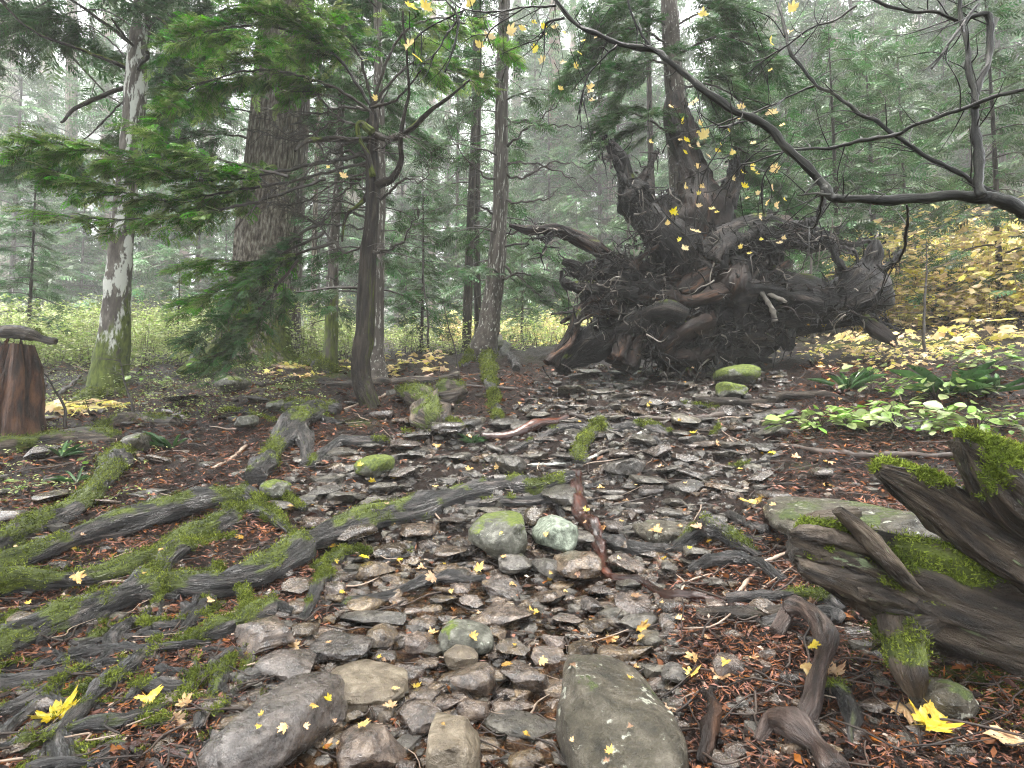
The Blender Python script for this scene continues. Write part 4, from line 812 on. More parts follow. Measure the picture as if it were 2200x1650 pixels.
groot(RS, [(1290, 1165, 14), (1350, 1182, 13), (1420, 1190, 11), (1480, 1178, 9), (1540, 1150, 7), (1640, 1160, 6)], 'root', .2, seed=605)
groot(RS, [(1200, 1040, 10), (1250, 1050, 9), (1300, 1035, 8), (1320, 1010, 5)], 'root', .1, seed=606)
groot(RS, [(1195, 1060, 7), (1205, 1100, 6), (1225, 1130, 4)], 'root', 0, seed=607)
groot(RS, [(1000, 1090, 12), (1100, 1085, 14), (1180, 1078, 12), (1240, 1075, 8)], 'root', .6, seed=608)
R2 = system('mossy_root', 'thick moss-backed root sloping down at the far left above the others', 'tree root', 240, 1000)
groot(R2, [(-60, 1220, 30), (30, 1170, 28), (110, 1125, 27), (190, 1072, 25), (235, 1025, 27), (255, 985, 28), (290, 965, 18)], moss=1.1, seed=620)
R3 = system('arching_root', 'dark root arching out of the ground with a mossy crown, left middle', 'tree root', 640, 940)
groot(R3, [(548, 1045, 22), (570, 1005, 22), (605, 965, 22), (640, 930, 27, .06), (665, 900, 24, .08), (700, 905, 14), (740, 915, 8)], moss=.85, seed=630)
groot(R3, [(640, 940, 22, .08), (655, 975, 16), (650, 1005, 12)], moss=.4, seed=631); groot(R3, [(600, 880, 12), (650, 890, 18, .06), (720, 890, 12)], moss=1.1, seed=632)
R4 = system('black_root', 'slim black looping root with mossy back right of the arching one', 'tree root', 720, 970)
groot(R4, [(668, 1005, 11), (690, 980, 12), (730, 962, 12, .03), (780, 955, 12), (830, 955, 8)], moss=.8, seed=633)
R5 = system('fir_roots', 'mossy buttress roots spreading from the foot of the giant fir', 'tree roots', 600, 790)
groot(R5, [(590, 760, 40), (640, 775, 24), (690, 790, 16), (740, 800, 8)], moss=1.3, seed=640); groot(R5, [(500, 760, 40), (440, 790, 24), (390, 815, 14)], moss=1.1, seed=641)
R6 = system('leaning_tree_roots', 'mossy and bare roots running down from the leaning tree', 'tree roots', 1050, 765)
groot(R6, [(1050, 745, 16), (1050, 790, 15), (1056, 830, 13), (1066, 870, 13), (1062, 910, 8)], moss=1.25, seed=642); groot(R6, [(1060, 735, 14), (1085, 752, 10), (1105, 775, 9), (1112, 800, 7)], moss=.1, seed=643)
groot(R6, [(1030, 750, 14), (1005, 775, 8), (985, 790, 5)], moss=.9, seed=644)
R7 = system('arched_mossy_root', 'moss-furred root standing out of the stones in upper centre', 'tree root', 1270, 950)
groot(R7, [(1240, 1000, 14), (1262, 965, 14, .05), (1285, 930, 13, .08), (1310, 935, 8)], moss=1.25, seed=645); groot(R7, [(1285, 935, 10), (1220, 925, 9), (1150, 950, 8), (1090, 975, 6)], moss=.6, seed=646)
groot(R7, [(1380, 940, 8), (1420, 960, 8), (1440, 990, 6)], moss=.1, seed=647); groot(R7, [(1310, 930, 8), (1380, 920, 12), (1440, 935, 8)], moss=.9, seed=648)
# logs, branches and sticks lying about
def stick(pts, mat, label, name='fallen_branch', cat='branch', seed=0, moss=0., lift=.7, seg=10, group=None, rough=.12):
    g = G(pts[0][0], pts[0][1]); t = thing(name, label, cat, g, group); groot(t, pts, mat, moss, 'wood', seed, lift, seg, rough, .06); return t
stick([(1495, 868, 9), (1560, 874, 10), (1640, 868, 10), (1700, 858, 10), (1760, 850, 9), (1810, 860, 7), (1840, 868, 4)], 'barkdark', 'black wet S-curved branch lying right of the path top', seed=700)
stick([(1040, 945, 9), (1100, 942, 11), (1160, 922, 12), (1215, 902, 8)], 'redroot', 'glossy brown branch lying diagonally across the upper stones', seed=701)
stick([(1270, 890, 4), (1400, 905, 5), (1500, 900, 6), (1600, 895, 7), (1610, 915, 5)], 'twig', 'long thin root-like stick hooked at its right end', seed=702)
stick([(1130, 1002, 4), (1220, 1000, 4), (1300, 975, 4), (1370, 935, 4), (1440, 905, 3)], 'barklich', 'straight lichen-flecked stick lying across the middle stones', seed=703)
stick([(1285, 1040, 4), (1300, 1005, 5), (1330, 985, 3)], 'twig', 'short grey curved stick leaning up beside the long root', seed=704)
stick([(1560, 1300, 4), (1605, 1255, 5), (1640, 1215, 5), (1690, 1192, 3)], 'paletwig', 'bare white forked twig standing over the red root', seed=705)
stick([(540, 1260, 2), (505, 1310, 2)], 'paletwig', 'tiny pale twig between the roots', seed=706)
stick([(0, 1255, 3), (80, 1250, 3), (180, 1253, 2.5), (300, 1247, 2)], 'paletwig', 'long straw-coloured stem lying over the lower left mossy root', seed=707)
stick([(700, 830, 7), (800, 830, 9), (880, 822, 10), (985, 815, 8)], 'rot', 'reddish decayed log lying behind the crooked tree foot', 'rotten_log', 'log', seed=708, rough=.25)
stick([(640, 820, 10), (560, 830, 7), (520, 822, 5)], 'barkdark', 'dark crooked branch left of the decayed log', seed=709)
stick([(740, 880, 2), (830, 850, 3), (930, 805, 3)], 'paletwig', 'pale lichened twig crossing the decayed log', seed=710)
stick([(1000, 830, 3), (1090, 838, 4), (1160, 842, 4)], 'twig', 'thin stick under the leaning tree roots', seed=711)
stick([(830, 900, 2), (815, 940, 2), (770, 970, 2)], 'paletwig', 'thin pale twig hanging over needles below the crooked tree', seed=712)
stick([(455, 1010, 4), (500, 985, 4), (530, 960, 4)], 'paletwig', 'tan curved twig on the needles left of the arching root', seed=713)
stick([(1680, 960, 6), (1850, 985, 8), (2060, 980, 7)], 'twig', 'brown branch under the bright green leaves on the right', seed=714)
stick([(1745, 780, 7), (1790, 830, 7), (1805, 850, 5)], 'redroot', 'splintered red wood sliver standing among green leaves on the right', 'wood_splinter', 'wood', seed=715)
rs = np.random.default_rng(555); NM = ['black wet', 'reddish brown', 'mossy dark', 'thin grey']; HW = ['short', 'long', 'forked', 'curved', 'crooked']; sk = []
for k in range(26):
    u, v = (rs.uniform(840, 1680), rs.uniform(850, 1010)) if k < 17 else (rs.uniform(60, 560), rs.uniform(850, 1000)); a = rs.uniform(-.7, .7) if k % 4 else rs.uniform(0, 3.1); w = rs.uniform(2.5, 7.5); p = [(u, v, w)]; L_ = rs.uniform(25, 60)
    for q in range(3): a += rs.normal(0, .35); u += math.cos(a)*L_; v += math.sin(a)*L_*.35; p.append((u, v, w*(1-.22*(q+1))))
    m = k % 4; t = stick(p, ['barkdark', 'redroot', 'root', 'twig'][m], 'x', seed=1500+k, moss=.9 if m == 2 else 0., group='dead branches strewn over the slope', lift=.5); sk.append((t, p[0][0], p[0][1], f'{NM[m]} dead branch'))
LG = thing('rotten_log', 'moss-topped decayed log lying at the far left beside the red stump', 'log', G(100, 950))
groot(LG, [(-120, 985, 30), (0, 972, 28), (100, 955, 26), (200, 945, 24), (262, 948, 14)], 'rot', 1.15, 'log', 720, .3, 24, .25, .2)
LG2 = thing('rotten_log', 'low mossy strip of decayed wood behind the upper left root', 'log', G(350, 915))
groot(LG2, [(200, 925, 14), (300, 905, 16), (380, 915, 14)], 'rot', 1.0, 'log', 721, .3, 16, .25, .2)
LG3 = thing('far_log', 'long dark decayed log on the slope among yellow leaves at right edge', 'log', G(2100, 700))
groot(LG3, [(1990, 700, 14), (2060, 690, 22), (2150, 680, 28), (2300, 672, 34)], 'rot', .4, 'log', 722, .4, 20, .22, .2)
LG4 = thing('mossy_log', 'mossy log end and boulder-like hump between trunk and left stump', 'log', G(200, 870))
groot(LG4, [(140, 880, 14), (200, 860, 22), (270, 850, 14)], 'rot', 1.4, 'log', 723, .4, 16, .2, .1)
SH = thing('mossy_stump', 'low decayed stump capped with dark moss in the centre left', 'stump', G(930, 890))
groot(SH, [(860, 850, 10), (900, 862, 26), (935, 885, 34), (925, 925, 26)], 'rot', .8, 'stump_wood', 730, .5, 24, .3, .25); groot(SH, [(935, 850, 12), (950, 870, 24), (990, 852, 14)], 'rot', .85, 'stump_wood', 731, .6, 20, .3, .2)
groot(SH, [(950, 905, 12), (985, 925, 10), (1015, 945, 6)], 'root', .8, 'root', 732)
# red stump at the left edge
ST = thing('broken_stump', 'tall broken reddish brown stump at the left edge', 'stump', G(20, 930))
def stump():
    g = G(20, 935); s = g[1]/F; mb = MB(); add_tube(mb, [g+[0, 0, -.1], g+[0, 0, 60*s], g+[6*s, 0, 130*s], g+[8*s, 0, 195*s]], [58*s, 46*s, 38*s, 24*s], seg=60, step=.03, rough=.3, ridges=.25, seed=740, nz=2.4, moss=.55, lenscale=.5)
    rs = np.random.default_rng(8)
    for k in range(22):
        a = rs.uniform(0, 6.28); q = rs.uniform(8, 30); b = g+np.array([math.cos(a)*q*s, math.sin(a)*q*s, 135*s]); hh = rs.uniform(25, 85)
        add_tube(mb, [b, b+[rs.normal(0, 3)*s, 0, hh*.6*s], b+[rs.normal(0, 6)*s, 0, hh*s]], [rs.uniform(5, 11)*s, 5*s, 1.2*s], seg=7, rough=.35, ridges=.3, seed=741+k, moss=.5)
    obj('stump_wood', mb.mesh('stump_wood', ['redstump'], np.array(ST.location)), ST)
    groot(ST, [(-60, 765, 12, .25), (40, 760, 12, .25), (120, 768, 7, .2)], 'rot', .5, 'splintered_top', 745, .5, 12, .3, .2, Yfix=float(g[1])-.1)
stump()
# ------------------------------------------------------------------ the big rotten log and boulder pile, lower right
RL = thing('ragged_rotten_log', 'huge ragged rotten log draped with bright moss, lower right', 'log', G(2000, 1400))
def layer(pts, Y, mat, moss, nm, seed, seg=56, rough=.3, ridges=.28, flat=1., bright=False):
    Y = Y*.78
    Ws = np.array([P(q[0], q[1], Y+(q[3] if len(q) > 3 else 0)) for q in pts]); rad = [q[2]*Y/F for q in pts]
    V, t, Q, ms = tube(Ws, rad, seg=seg, step=np.mean(rad)*.1, rough=rough, ridges=ridges, seed=seed, wob=.25, moss=moss, nz=2.0, lenscale=.7)
    # torn layers: step the surface along the grain
    n = fbm(GR*[26, 26, 14], 3, seed+9)*1.2; c = np.repeat(Ws.mean(0)[None], len(V), 0); V[:, 1] -= .022*n
    mb = MB(); mb.add(V, t, Q, 0, moss=ms, grain=GR); obj(nm, mb.mesh(nm, [mat], np.array(RL.location)), RL); TUFT.append((V[ms > .45], bright))
layer([(1705, 1165, 34, -.1), (1755, 1180, 50, -.1), (1850, 1215, 62), (1960, 1262, 80), (2080, 1300, 84), (2220, 1330, 92), (2400, 1380, 100)], 2.9, 'rot', .74, 'log_body', 800, bright=True)
layer([(1880, 1005, 14), (1940, 1035, 30), (2020, 1080, 44), (2110, 1140, 62), (2230, 1200, 84), (2400, 1260, 90)], 2.75, 'rot', .92, 'log_body', 801, bright=True)
layer([(2060, 945, 12), (2090, 975, 30), (2130, 1020, 52), (2200, 1080, 74), (2350, 1130, 90)], 2.6, 'rot', 1.05, 'log_body', 802, bright=True)
for k, (dv, L_, w) in enumerate([(-28, 120, 13), (-6, 90, 16), (20, 150, 14), (44, 110, 12), (70, 160, 13)]):
    layer([(1690+k*9, 1168+dv, 5, -.14), (1690+k*9+L_*.4, 1175+dv*1.1, w, -.17), (1690+k*9+L_, 1195+dv*1.2, w*1.1, -.14), (1690+k*9+L_*1.8, 1240+dv*1.2, w*.7, -.04)], 2.86, 'rot', .5, 'torn_layer', 870+k, 16)
layer([(1740, 1120, 14, .05), (1790, 1112, 16), (1845, 1100, 10)], 2.75, 'rot', .1, 'broken_branch', 803, 14)
layer([(1800, 1095, 8), (1845, 1135, 13), (1890, 1185, 17), (1940, 1240, 16), (1980, 1270, 8)], 2.65, 'rot', .7, 'bark_slab', 804, 16)
layer([(1720, 1215, 12, -.1), (1790, 1240, 20, -.1), (1880, 1270, 28), (1960, 1300, 20)], 2.7, 'rot', .6, 'splintered_edge', 805, 14)
layer([(1900, 1370, 30, .1), (1945, 1340, 34), (1990, 1330, 26), (2030, 1320, 16)], 2.75, 'rot', .9, 'buttress', 806, 18)
layer([(1920, 1330, 30, .1), (1935, 1380, 30, .05), (1945, 1430, 26), (1960, 1480, 14)], 2.65, 'rot', 1.1, 'buttress', 807, 18)
layer([(2080, 1390, 22, .4), (2200, 1440, 40, .4), (2330, 1480, 40, .4)], 2.7, 'rot', .9, 'buttress', 808, 16)
layer([(2010, 1440, 30, .2), (2080, 1420, 40, .25), (2160, 1450, 44, .25), (2260, 1500, 50, .2)], 2.7, 'rot', .85, 'buttress', 809, 24)
CR_ = thing('curled_root', 'big smooth curled root with yellow leaves caught on it, lower right', 'root', G(1750, 1500))
groot(CR_, [(1655, 1372, 13, .02), (1690, 1348, 18, .06), (1730, 1372, 21, .10), (1758, 1420, 22, .10), (1775, 1470, 22, .07), (1762, 1525, 23, .03), (1715, 1580, 22), (1670, 1640, 14)], 'polished', .15, 'root', 830, .6, 28, .06, .12)
groot(CR_, [(1775, 1490, 14), (1810, 1500, 16), (1828, 1545, 14), (1835, 1600, 8)], 'root', .8, 'root', 831, .6, 16)
CR2 = thing('gnarled_root', 'brown polished root stub curving out of the bottom edge', 'root', G(1700, 1600))
groot(CR2, [(1630, 1590, 16), (1660, 1570, 24, .03), (1705, 1590, 27, .05), (1755, 1630, 26, .04), (1810, 1680, 26)], 'polished', .2, 'root', 832, .6, 28, .06, .14)
CR3 = thing('split_root', 'dark weathered root slabs stacked between red root and rotten log', 'root', G(1760, 1330))
for k, p in enumerate([[(1500, 1318, 8), (1600, 1330, 14), (1680, 1318, 10), (1740, 1290, 6)], [(1560, 1300, 10), (1660, 1290, 12), (1760, 1295, 12), (1810, 1320, 9)], [(1640, 1345, 12), (1720, 1330, 14), (1790, 1330, 14), (1800, 1345, 8)],
                       [(1760, 1280, 10), (1840, 1300, 14), (1900, 1340, 10)], [(1450, 1185, 10), (1520, 1165, 20, .04), (1590, 1175, 16), (1640, 1200, 8)], [(1560, 1110, 8), (1600, 1130, 8), (1650, 1150, 10)], [(1480, 1230, 8), (1540, 1215, 16), (1620, 1215, 12), (1690, 1250, 10)]]):
    groot(CR3, p, 'root' if k != 0 else 'rot', .8 if k in (1, 4) else .3, 'root', 840+k, .8, 16, .25, .2)
CR4 = thing('splintered_wood', 'reddish splintered wood chunk standing in the needles at bottom right of the huge boulder', 'wood', G(1530, 1600))
groot(CR4, [(1510, 1650, 16), (1530, 1590, 13, .04), (1535, 1545, 9, .06), (1515, 1520, 5, .06)], 'brownwood', 0, 'wood', 850, .6, 12, .3, .3)
# ------------------------------------------------------------------ sticks, needles, moss
def twig_litter():
    mb = MB(); r = np.random.default_rng(21)
    for k in range(900):
        u, v = r.uniform(-20, 2200), 800+850*r.random()**1.1; Y = float(_vY(np.array([[u, v]]))[0]); a, c = ray(u, v); x = a*Y; L = r.uniform(.1, .45)*(.6+Y/9); az = r.uniform(0, 6.28)
        p = np.array([[x+math.cos(az)*L*t+r.normal(0, .02), Y+math.sin(az)*L*t+r.normal(0, .02), 0] for t in (0, .33, .66, 1)]); p[:, 2] = H(p[:, 0], p[:, 1])+r.uniform(.005, .04)
        w = r.uniform(.002, .006)*(.5+Y/6); add_tube(mb, p, [w, w, w*.8, w*.4], 0 if r.random() < .87 else 1, rnd=r.random(), seg=5, step=L/8, rough=.1, ridges=0, cap=False)
    obj('twig_litter', mb.mesh('twig_litter', ['twig', 'paletwig']), kind='stuff', label='thin dead twigs strewn over the forest floor')
twig_litter()
def needles():
    mb = MB(); r = np.random.default_rng(22); n = 150000
    U = np.stack([r.uniform(-60, 2260, n), 790+870*r.random(n)], 1); Y = _vY(U); a = np.array(ray(U[:, 0], U[:, 1])).T; x = a[:, 0]*Y+r.normal(0, .02, n); Y = Y+r.normal(0, .02, n)
    keep = r.random(n) > path(x, Y)*.93; x, Y = x[keep], Y[keep]; n = len(x)
    dens = vn(np.stack([x*1.5, Y*1.5, x*0], 1), 33); k2 = r.random(n) < .75+.5*dens; x, Y = x[k2], Y[k2]; n = len(x)
    az = r.uniform(0, 6.28, n); z = H(x, Y)+r.uniform(.001, .014, n)*(.5+Y/5)
    tp = (np.array([[-.5, 0, 0], [0, .07, .02], [.5, 0, 0], [0, -.07, .02]]), np.array([[0, 2, 1], [0, 3, 2]]))
    D_ = np.stack([np.cos(az), np.sin(az), r.normal(0, .35, n)], 1)
    stamp(mb, tp, np.stack([x, Y, z], 1), D_, r.normal(0, .5, n), (.5+Y/4.5)*r.uniform(.02, .055, n), 0)
    obj('needle_litter', mb.mesh('needle_litter', ['needle'], smooth=False), kind='stuff', label='carpet of fallen red-brown conifer needles')
needles()
def flakes():
    mb = MB(); r = np.random.default_rng(29); n = 9000
    U = np.stack([r.uniform(-60, 2260, n), 800+860*r.random(n)], 1); Y = _vY(U); x = np.array(ray(U[:, 0], U[:, 1]))[0]*Y; keep = r.random(n) > path(x, Y)*.5; x, Y = x[keep], Y[keep]; n = len(x)
    az = r.uniform(0, 6.28, n); z = H(x, Y)+r.uniform(.003, .02, n)*(.5+Y/5)
    tp = (np.array([[-.5, -.1, 0], [-.2, .22, .05], [.5, .08, -.04], [.2, -.2, .06]]), np.array([[0, 3, 1], [3, 2, 1]])); pk = r.random(n)
    for m_, lo, hi in ((0, 0, .62), (1, .62, .9), (2, .9, 1.01)):
        q = (pk >= lo) & (pk < hi); k = q.sum(); stamp(mb, tp, np.stack([x, Y, z], 1)[q], np.stack([np.cos(az), np.sin(az), r.normal(0, .3, len(az))], 1)[q], r.normal(0, .6, k), (.5+Y[q]/5)*r.uniform(.02, .07, k)*(1 if m_ < 2 else .6), m_)
    obj('bark_litter', mb.mesh('bark_litter', ['brownwood', 'needle', 'paletwig'], smooth=False), kind='stuff', label='bits of bark and dead leaves among the needles')
flakes()
def moss_tufts():
    r = np.random.default_rng(23); tp = (np.array([[-.16, 0, 0], [.16, 0, 0], [.05, .1, 1], [0, -.16, 0], [0, .16, 0], [-.15, 0, .8]]), np.array([[0, 1, 2], [3, 4, 5]]))
    for br, nm, N in ((False, 'moss', 115000), (True, 'bright_moss', 65000)):
        V = np.concatenate([q[0] for q in TUFT if q[1] == br]); k = r.integers(0, len(V), N); p = V[k]+r.normal(0, .006, (N, 3))*(1+p_scale(V[k]))
        if not br:
            m = 26000; U = np.stack([r.uniform(-60, 2260, m), 840+820*r.random(m)], 1); Y = _vY(U); x = np.array(ray(U[:, 0], U[:, 1]))[0]*Y; q = np.stack([x, Y, x*0], 1)
            f = fbm(q*.8, 3, 21)*.6+.02-.5*path(x, Y)+.7*np.clip(x-1.0, 0, 1)*np.clip(3.5-Y, 0, 1) > .3; q = q[f]; q[:, 2] = Zv(q); p = np.vstack([p, q])
        n = len(p); D_ = r.normal(0, .5, (n, 3)); D_[:, 2] = r.uniform(-.1, 1, n)
        # template stands on x axis: swap so its long axis follows D
        t2 = (tp[0][:, [2, 0, 1]], tp[1]); mb = MB(); stamp(mb, t2, p, D_, r.uniform(0, 6, n), r.uniform(.007, .018, n)*(.6+p[:, 1]/5)*(1.15 if br else 1.05), 0)
        obj(nm, mb.mesh(nm, ['mossbright' if br else 'mossblade'], smooth=False), kind='stuff', label='furry green moss growing over roots and logs' if not br else 'bright yellow-green moss draped on the rotten log')
def p_scale(V): return (V[:, 1:2]/4)
moss_tufts()

relabel(sk)
# ------------------------------------------------------------------ leaves
def maple(seed, curl=.25):
    r = np.random.default_rng(seed); pts = []
    lobes = [(-100, .5), (-62, .72), (-24, .92), (0, 0), (24, .92), (62, .72), (100, .5)]
    angs = [-128, -84, -42, 0, 42, 84, 128]; ls = [.45, .72, .9, 1.0, .9, .72, .45]
    out = [(0.0, -.12)]
    def pol(a, l): return (math.sin(R(a))*l, math.cos(R(a))*l)
    for i, (a, l) in enumerate(zip(angs, ls)):
        l *= r.uniform(.72, 1.12); a += r.uniform(-5, 5)
        out += [pol(a-15, l*.70), pol(a-10, l*.86), pol(a-8, l*.78), pol(a, l), pol(a+8, l*.78), pol(a+10, l*.86), pol(a+15, l*.70)]
        if i < 6: out += [pol(a+21, l*.50+.06)]
    V = [(0, .05, 0)]+[(x, y, 0) for x, y in out]; V = np.array(V, float)
    rr = np.hypot(V[:, 0], V[:, 1]); an = np.arctan2(V[:, 0], V[:, 1]); V[:, 2] = curl*(rr**2)*(.6+.6*np.cos(2*an+seed))+.05*np.cos(an*7.)*rr+r.normal(0, .045, len(V))
    n = len(V)-1; T = [[0, 1+(i+1) % n, 1+i] for i in range(n)]
    b = len(V); V = np.vstack([V, [[-.012, -.1, 0], [.012, -.1, 0], [.03, -.75, .1]]]); T.append([b, b+1, b+2])
    V[:, 1] -= .25; return V, np.array(T)
LV = [mesh('maple_leaf', *maple(k, c)[:2], None, [m]) for k, c, m in ((1, .3, 'yellow'), (2, -.35, 'yellow'), (3, .15, 'yellow'), (4, .6, 'yellow'), (8, -.7, 'yellow'), (9, .8, 'yellow'), (10, .5, 'brownleaf'), (11, -.5, 'brownleaf'), (12, .1, 'brownleaf'))]
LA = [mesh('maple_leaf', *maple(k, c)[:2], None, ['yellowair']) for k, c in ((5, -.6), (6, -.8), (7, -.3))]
def ground_leaf(u, v, w, k, rz, items, phrase, zoff=.012, tilt=None, name='fallen_leaf'):
    dep = bpy.context.evaluated_depsgraph_get() if 0 else None
    a, c = ray(u, v); d = Vector((a, 1, c)).normalized(); hit, loc, nrm = cast(d)
    if not hit: return None
    o = obj(name, LV[k], None, None, 'leaf', 'fallen maple leaves'); s = w*loc.y/F/1.75
    nv = (Vector(nrm)+Vector((0, -.25, 1.2))).normalized(); q = nv.to_track_quat('Z', 'Y'); q.rotate(__import__('mathutils').Quaternion(nv, rz))
    o.rotation_mode = 'QUATERNION'; o.rotation_quaternion = q; o.scale = (s*random.uniform(.8, 1.15), s*random.uniform(.8, 1.15), s); o.location = loc+nv*(zoff+.1*s); items.append((o, u, v, phrase.replace('yellow', 'browning yellow') if k > 5 else phrase)); return o
bpy.context.view_layer.update()
from mathutils.bvhtree import BVHTree
def make_bvh():
    VV, FF, n = [], [], 0
    for o in S.objects:
        if o.type != 'MESH' or o.name.split('.')[0] not in ('forest_ground', 'stone', 'boulder', 'root', 'log_body', 'wood', 'log', 'stump_wood', 'bark_slab', 'buttress'): continue
        me = o.data; v = np.empty(len(me.vertices)*3, np.float32); me.vertices.foreach_get('co', v); v = v.reshape(-1, 3)@np.array(o.matrix_world.to_3x3()).T+np.array(o.matrix_world.translation)
        me.calc_loop_triangles(); t = np.empty(len(me.loop_triangles)*3, np.int32); me.loop_triangles.foreach_get('vertices', t); t = t.reshape(-1, 3)
        if o.name == 'forest_ground': t = t[(v[t[:, 0], 1] < 14) & (v[t[:, 0], 1] > 1) & (abs(v[t[:, 0], 0]) < 12)]
        VV.append(v); FF.append(t+n); n += len(v)
    return BVHTree.FromPolygons(np.concatenate(VV).tolist(), np.concatenate(FF).tolist(), all_triangles=True)
BV = make_bvh()
def cast(d):
    loc, nrm, i, dist = BV.ray_cast(Vector(EYE), d, 40)
    return (loc is not None), loc, nrm
items = []; r = np.random.default_rng(31)
spots = [(120, 1545, 95), (320, 1510, 62), (385, 1550, 58), (398, 1510, 46), (605, 1568, 34), (782, 1565, 42), (630, 1395, 32), (660, 1392, 24), (782, 1202, 28), (718, 1178, 24), (905, 1226, 32), (925, 1245, 36), (955, 1212, 24), (1030, 1222, 30), (790, 1250, 26), (1102, 1258, 26), (1148, 1322, 34),
 (1015, 1372, 30), (930, 1365, 28), (1168, 1424, 30), (1090, 1434, 34), (1230, 1434, 22), (1275, 1375, 26), (1315, 1380, 44), (1365, 1285, 34), (1380, 1352, 36), (1378, 1372, 24), (1000, 1305, 28), (975, 1315, 18), (895, 1480, 20), (838, 1520, 34), (700, 1608, 34), (700, 1610, 26), (1486, 1418, 34), (1490, 1452, 40),
 (1558, 1430, 32), (1550, 1460, 40), (1620, 1420, 26), (1735, 1440, 42), (1755, 1395, 44), (1788, 1450, 60), (1448, 1528, 60), (1945, 1540, 104), (1995, 1565, 96), (2165, 1605, 110), (2010, 1530, 60), (1010, 1012, 22), (800, 1038, 20), (936, 1046, 20), (940, 960, 18), (1070, 1005, 20), (620, 1098, 24), (1290, 1052, 24), (1345, 1080, 20), (1260, 1100, 22),
 (1618, 1085, 46), (1660, 975, 26), (1710, 985, 26), (1540, 955, 18), (1488, 932, 16), (1420, 1005, 16), (1590, 1010, 16), (1780, 1045, 38), (1785, 995, 36), (1070, 945, 18), (1160, 870, 14), (1185, 862, 14), (1460, 905, 14), (1395, 870, 14), (505, 905, 16), (345, 1028, 16), (515, 1158, 22), (165, 1245, 36), (155, 1180, 22), (450, 1295, 20), (860, 1205, 26), (480, 1215, 18), (60, 1300, 18),
 (1305, 1640, 20), (1130, 1580, 18), (1195, 1290, 20), (850, 1300, 22), (1240, 1235, 20), (1410, 1145, 34), (1460, 1135, 20), (1500, 1135, 30), (1175, 1150, 14), (1300, 1135, 22), (1460, 1335, 24), (1520, 1375, 24), (1365, 1440, 18)]
for k, (u, v, w) in enumerate(spots):
    ground_leaf(u, v, w*1.15, int(r.integers(6 if w > 38 else 9)), r.uniform(0, 6.28), items, ('large ' if w > 40 else 'small ' if w < 22 else '')+'yellow maple leaf')
for k in range(75):
    u, v = (pathpix(r) if r.random() < .6 else (r.uniform(0, 1800), r.uniform(860, 1300))); ground_leaf(u, v, r.uniform(12, 21)*(.7+.6*(v-800)/850), int(r.integers(9)), r.uniform(0, 6.28), items, 'small yellow maple leaf')
for k in range(40):
    u, v = r.uniform(1720, 2200), r.uniform(690, 860); ground_leaf(u, v, r.uniform(14, 26), int(r.integers(9)), r.uniform(0, 6.28), items, 'pale yellow maple leaf on the slope')
relabel(items)
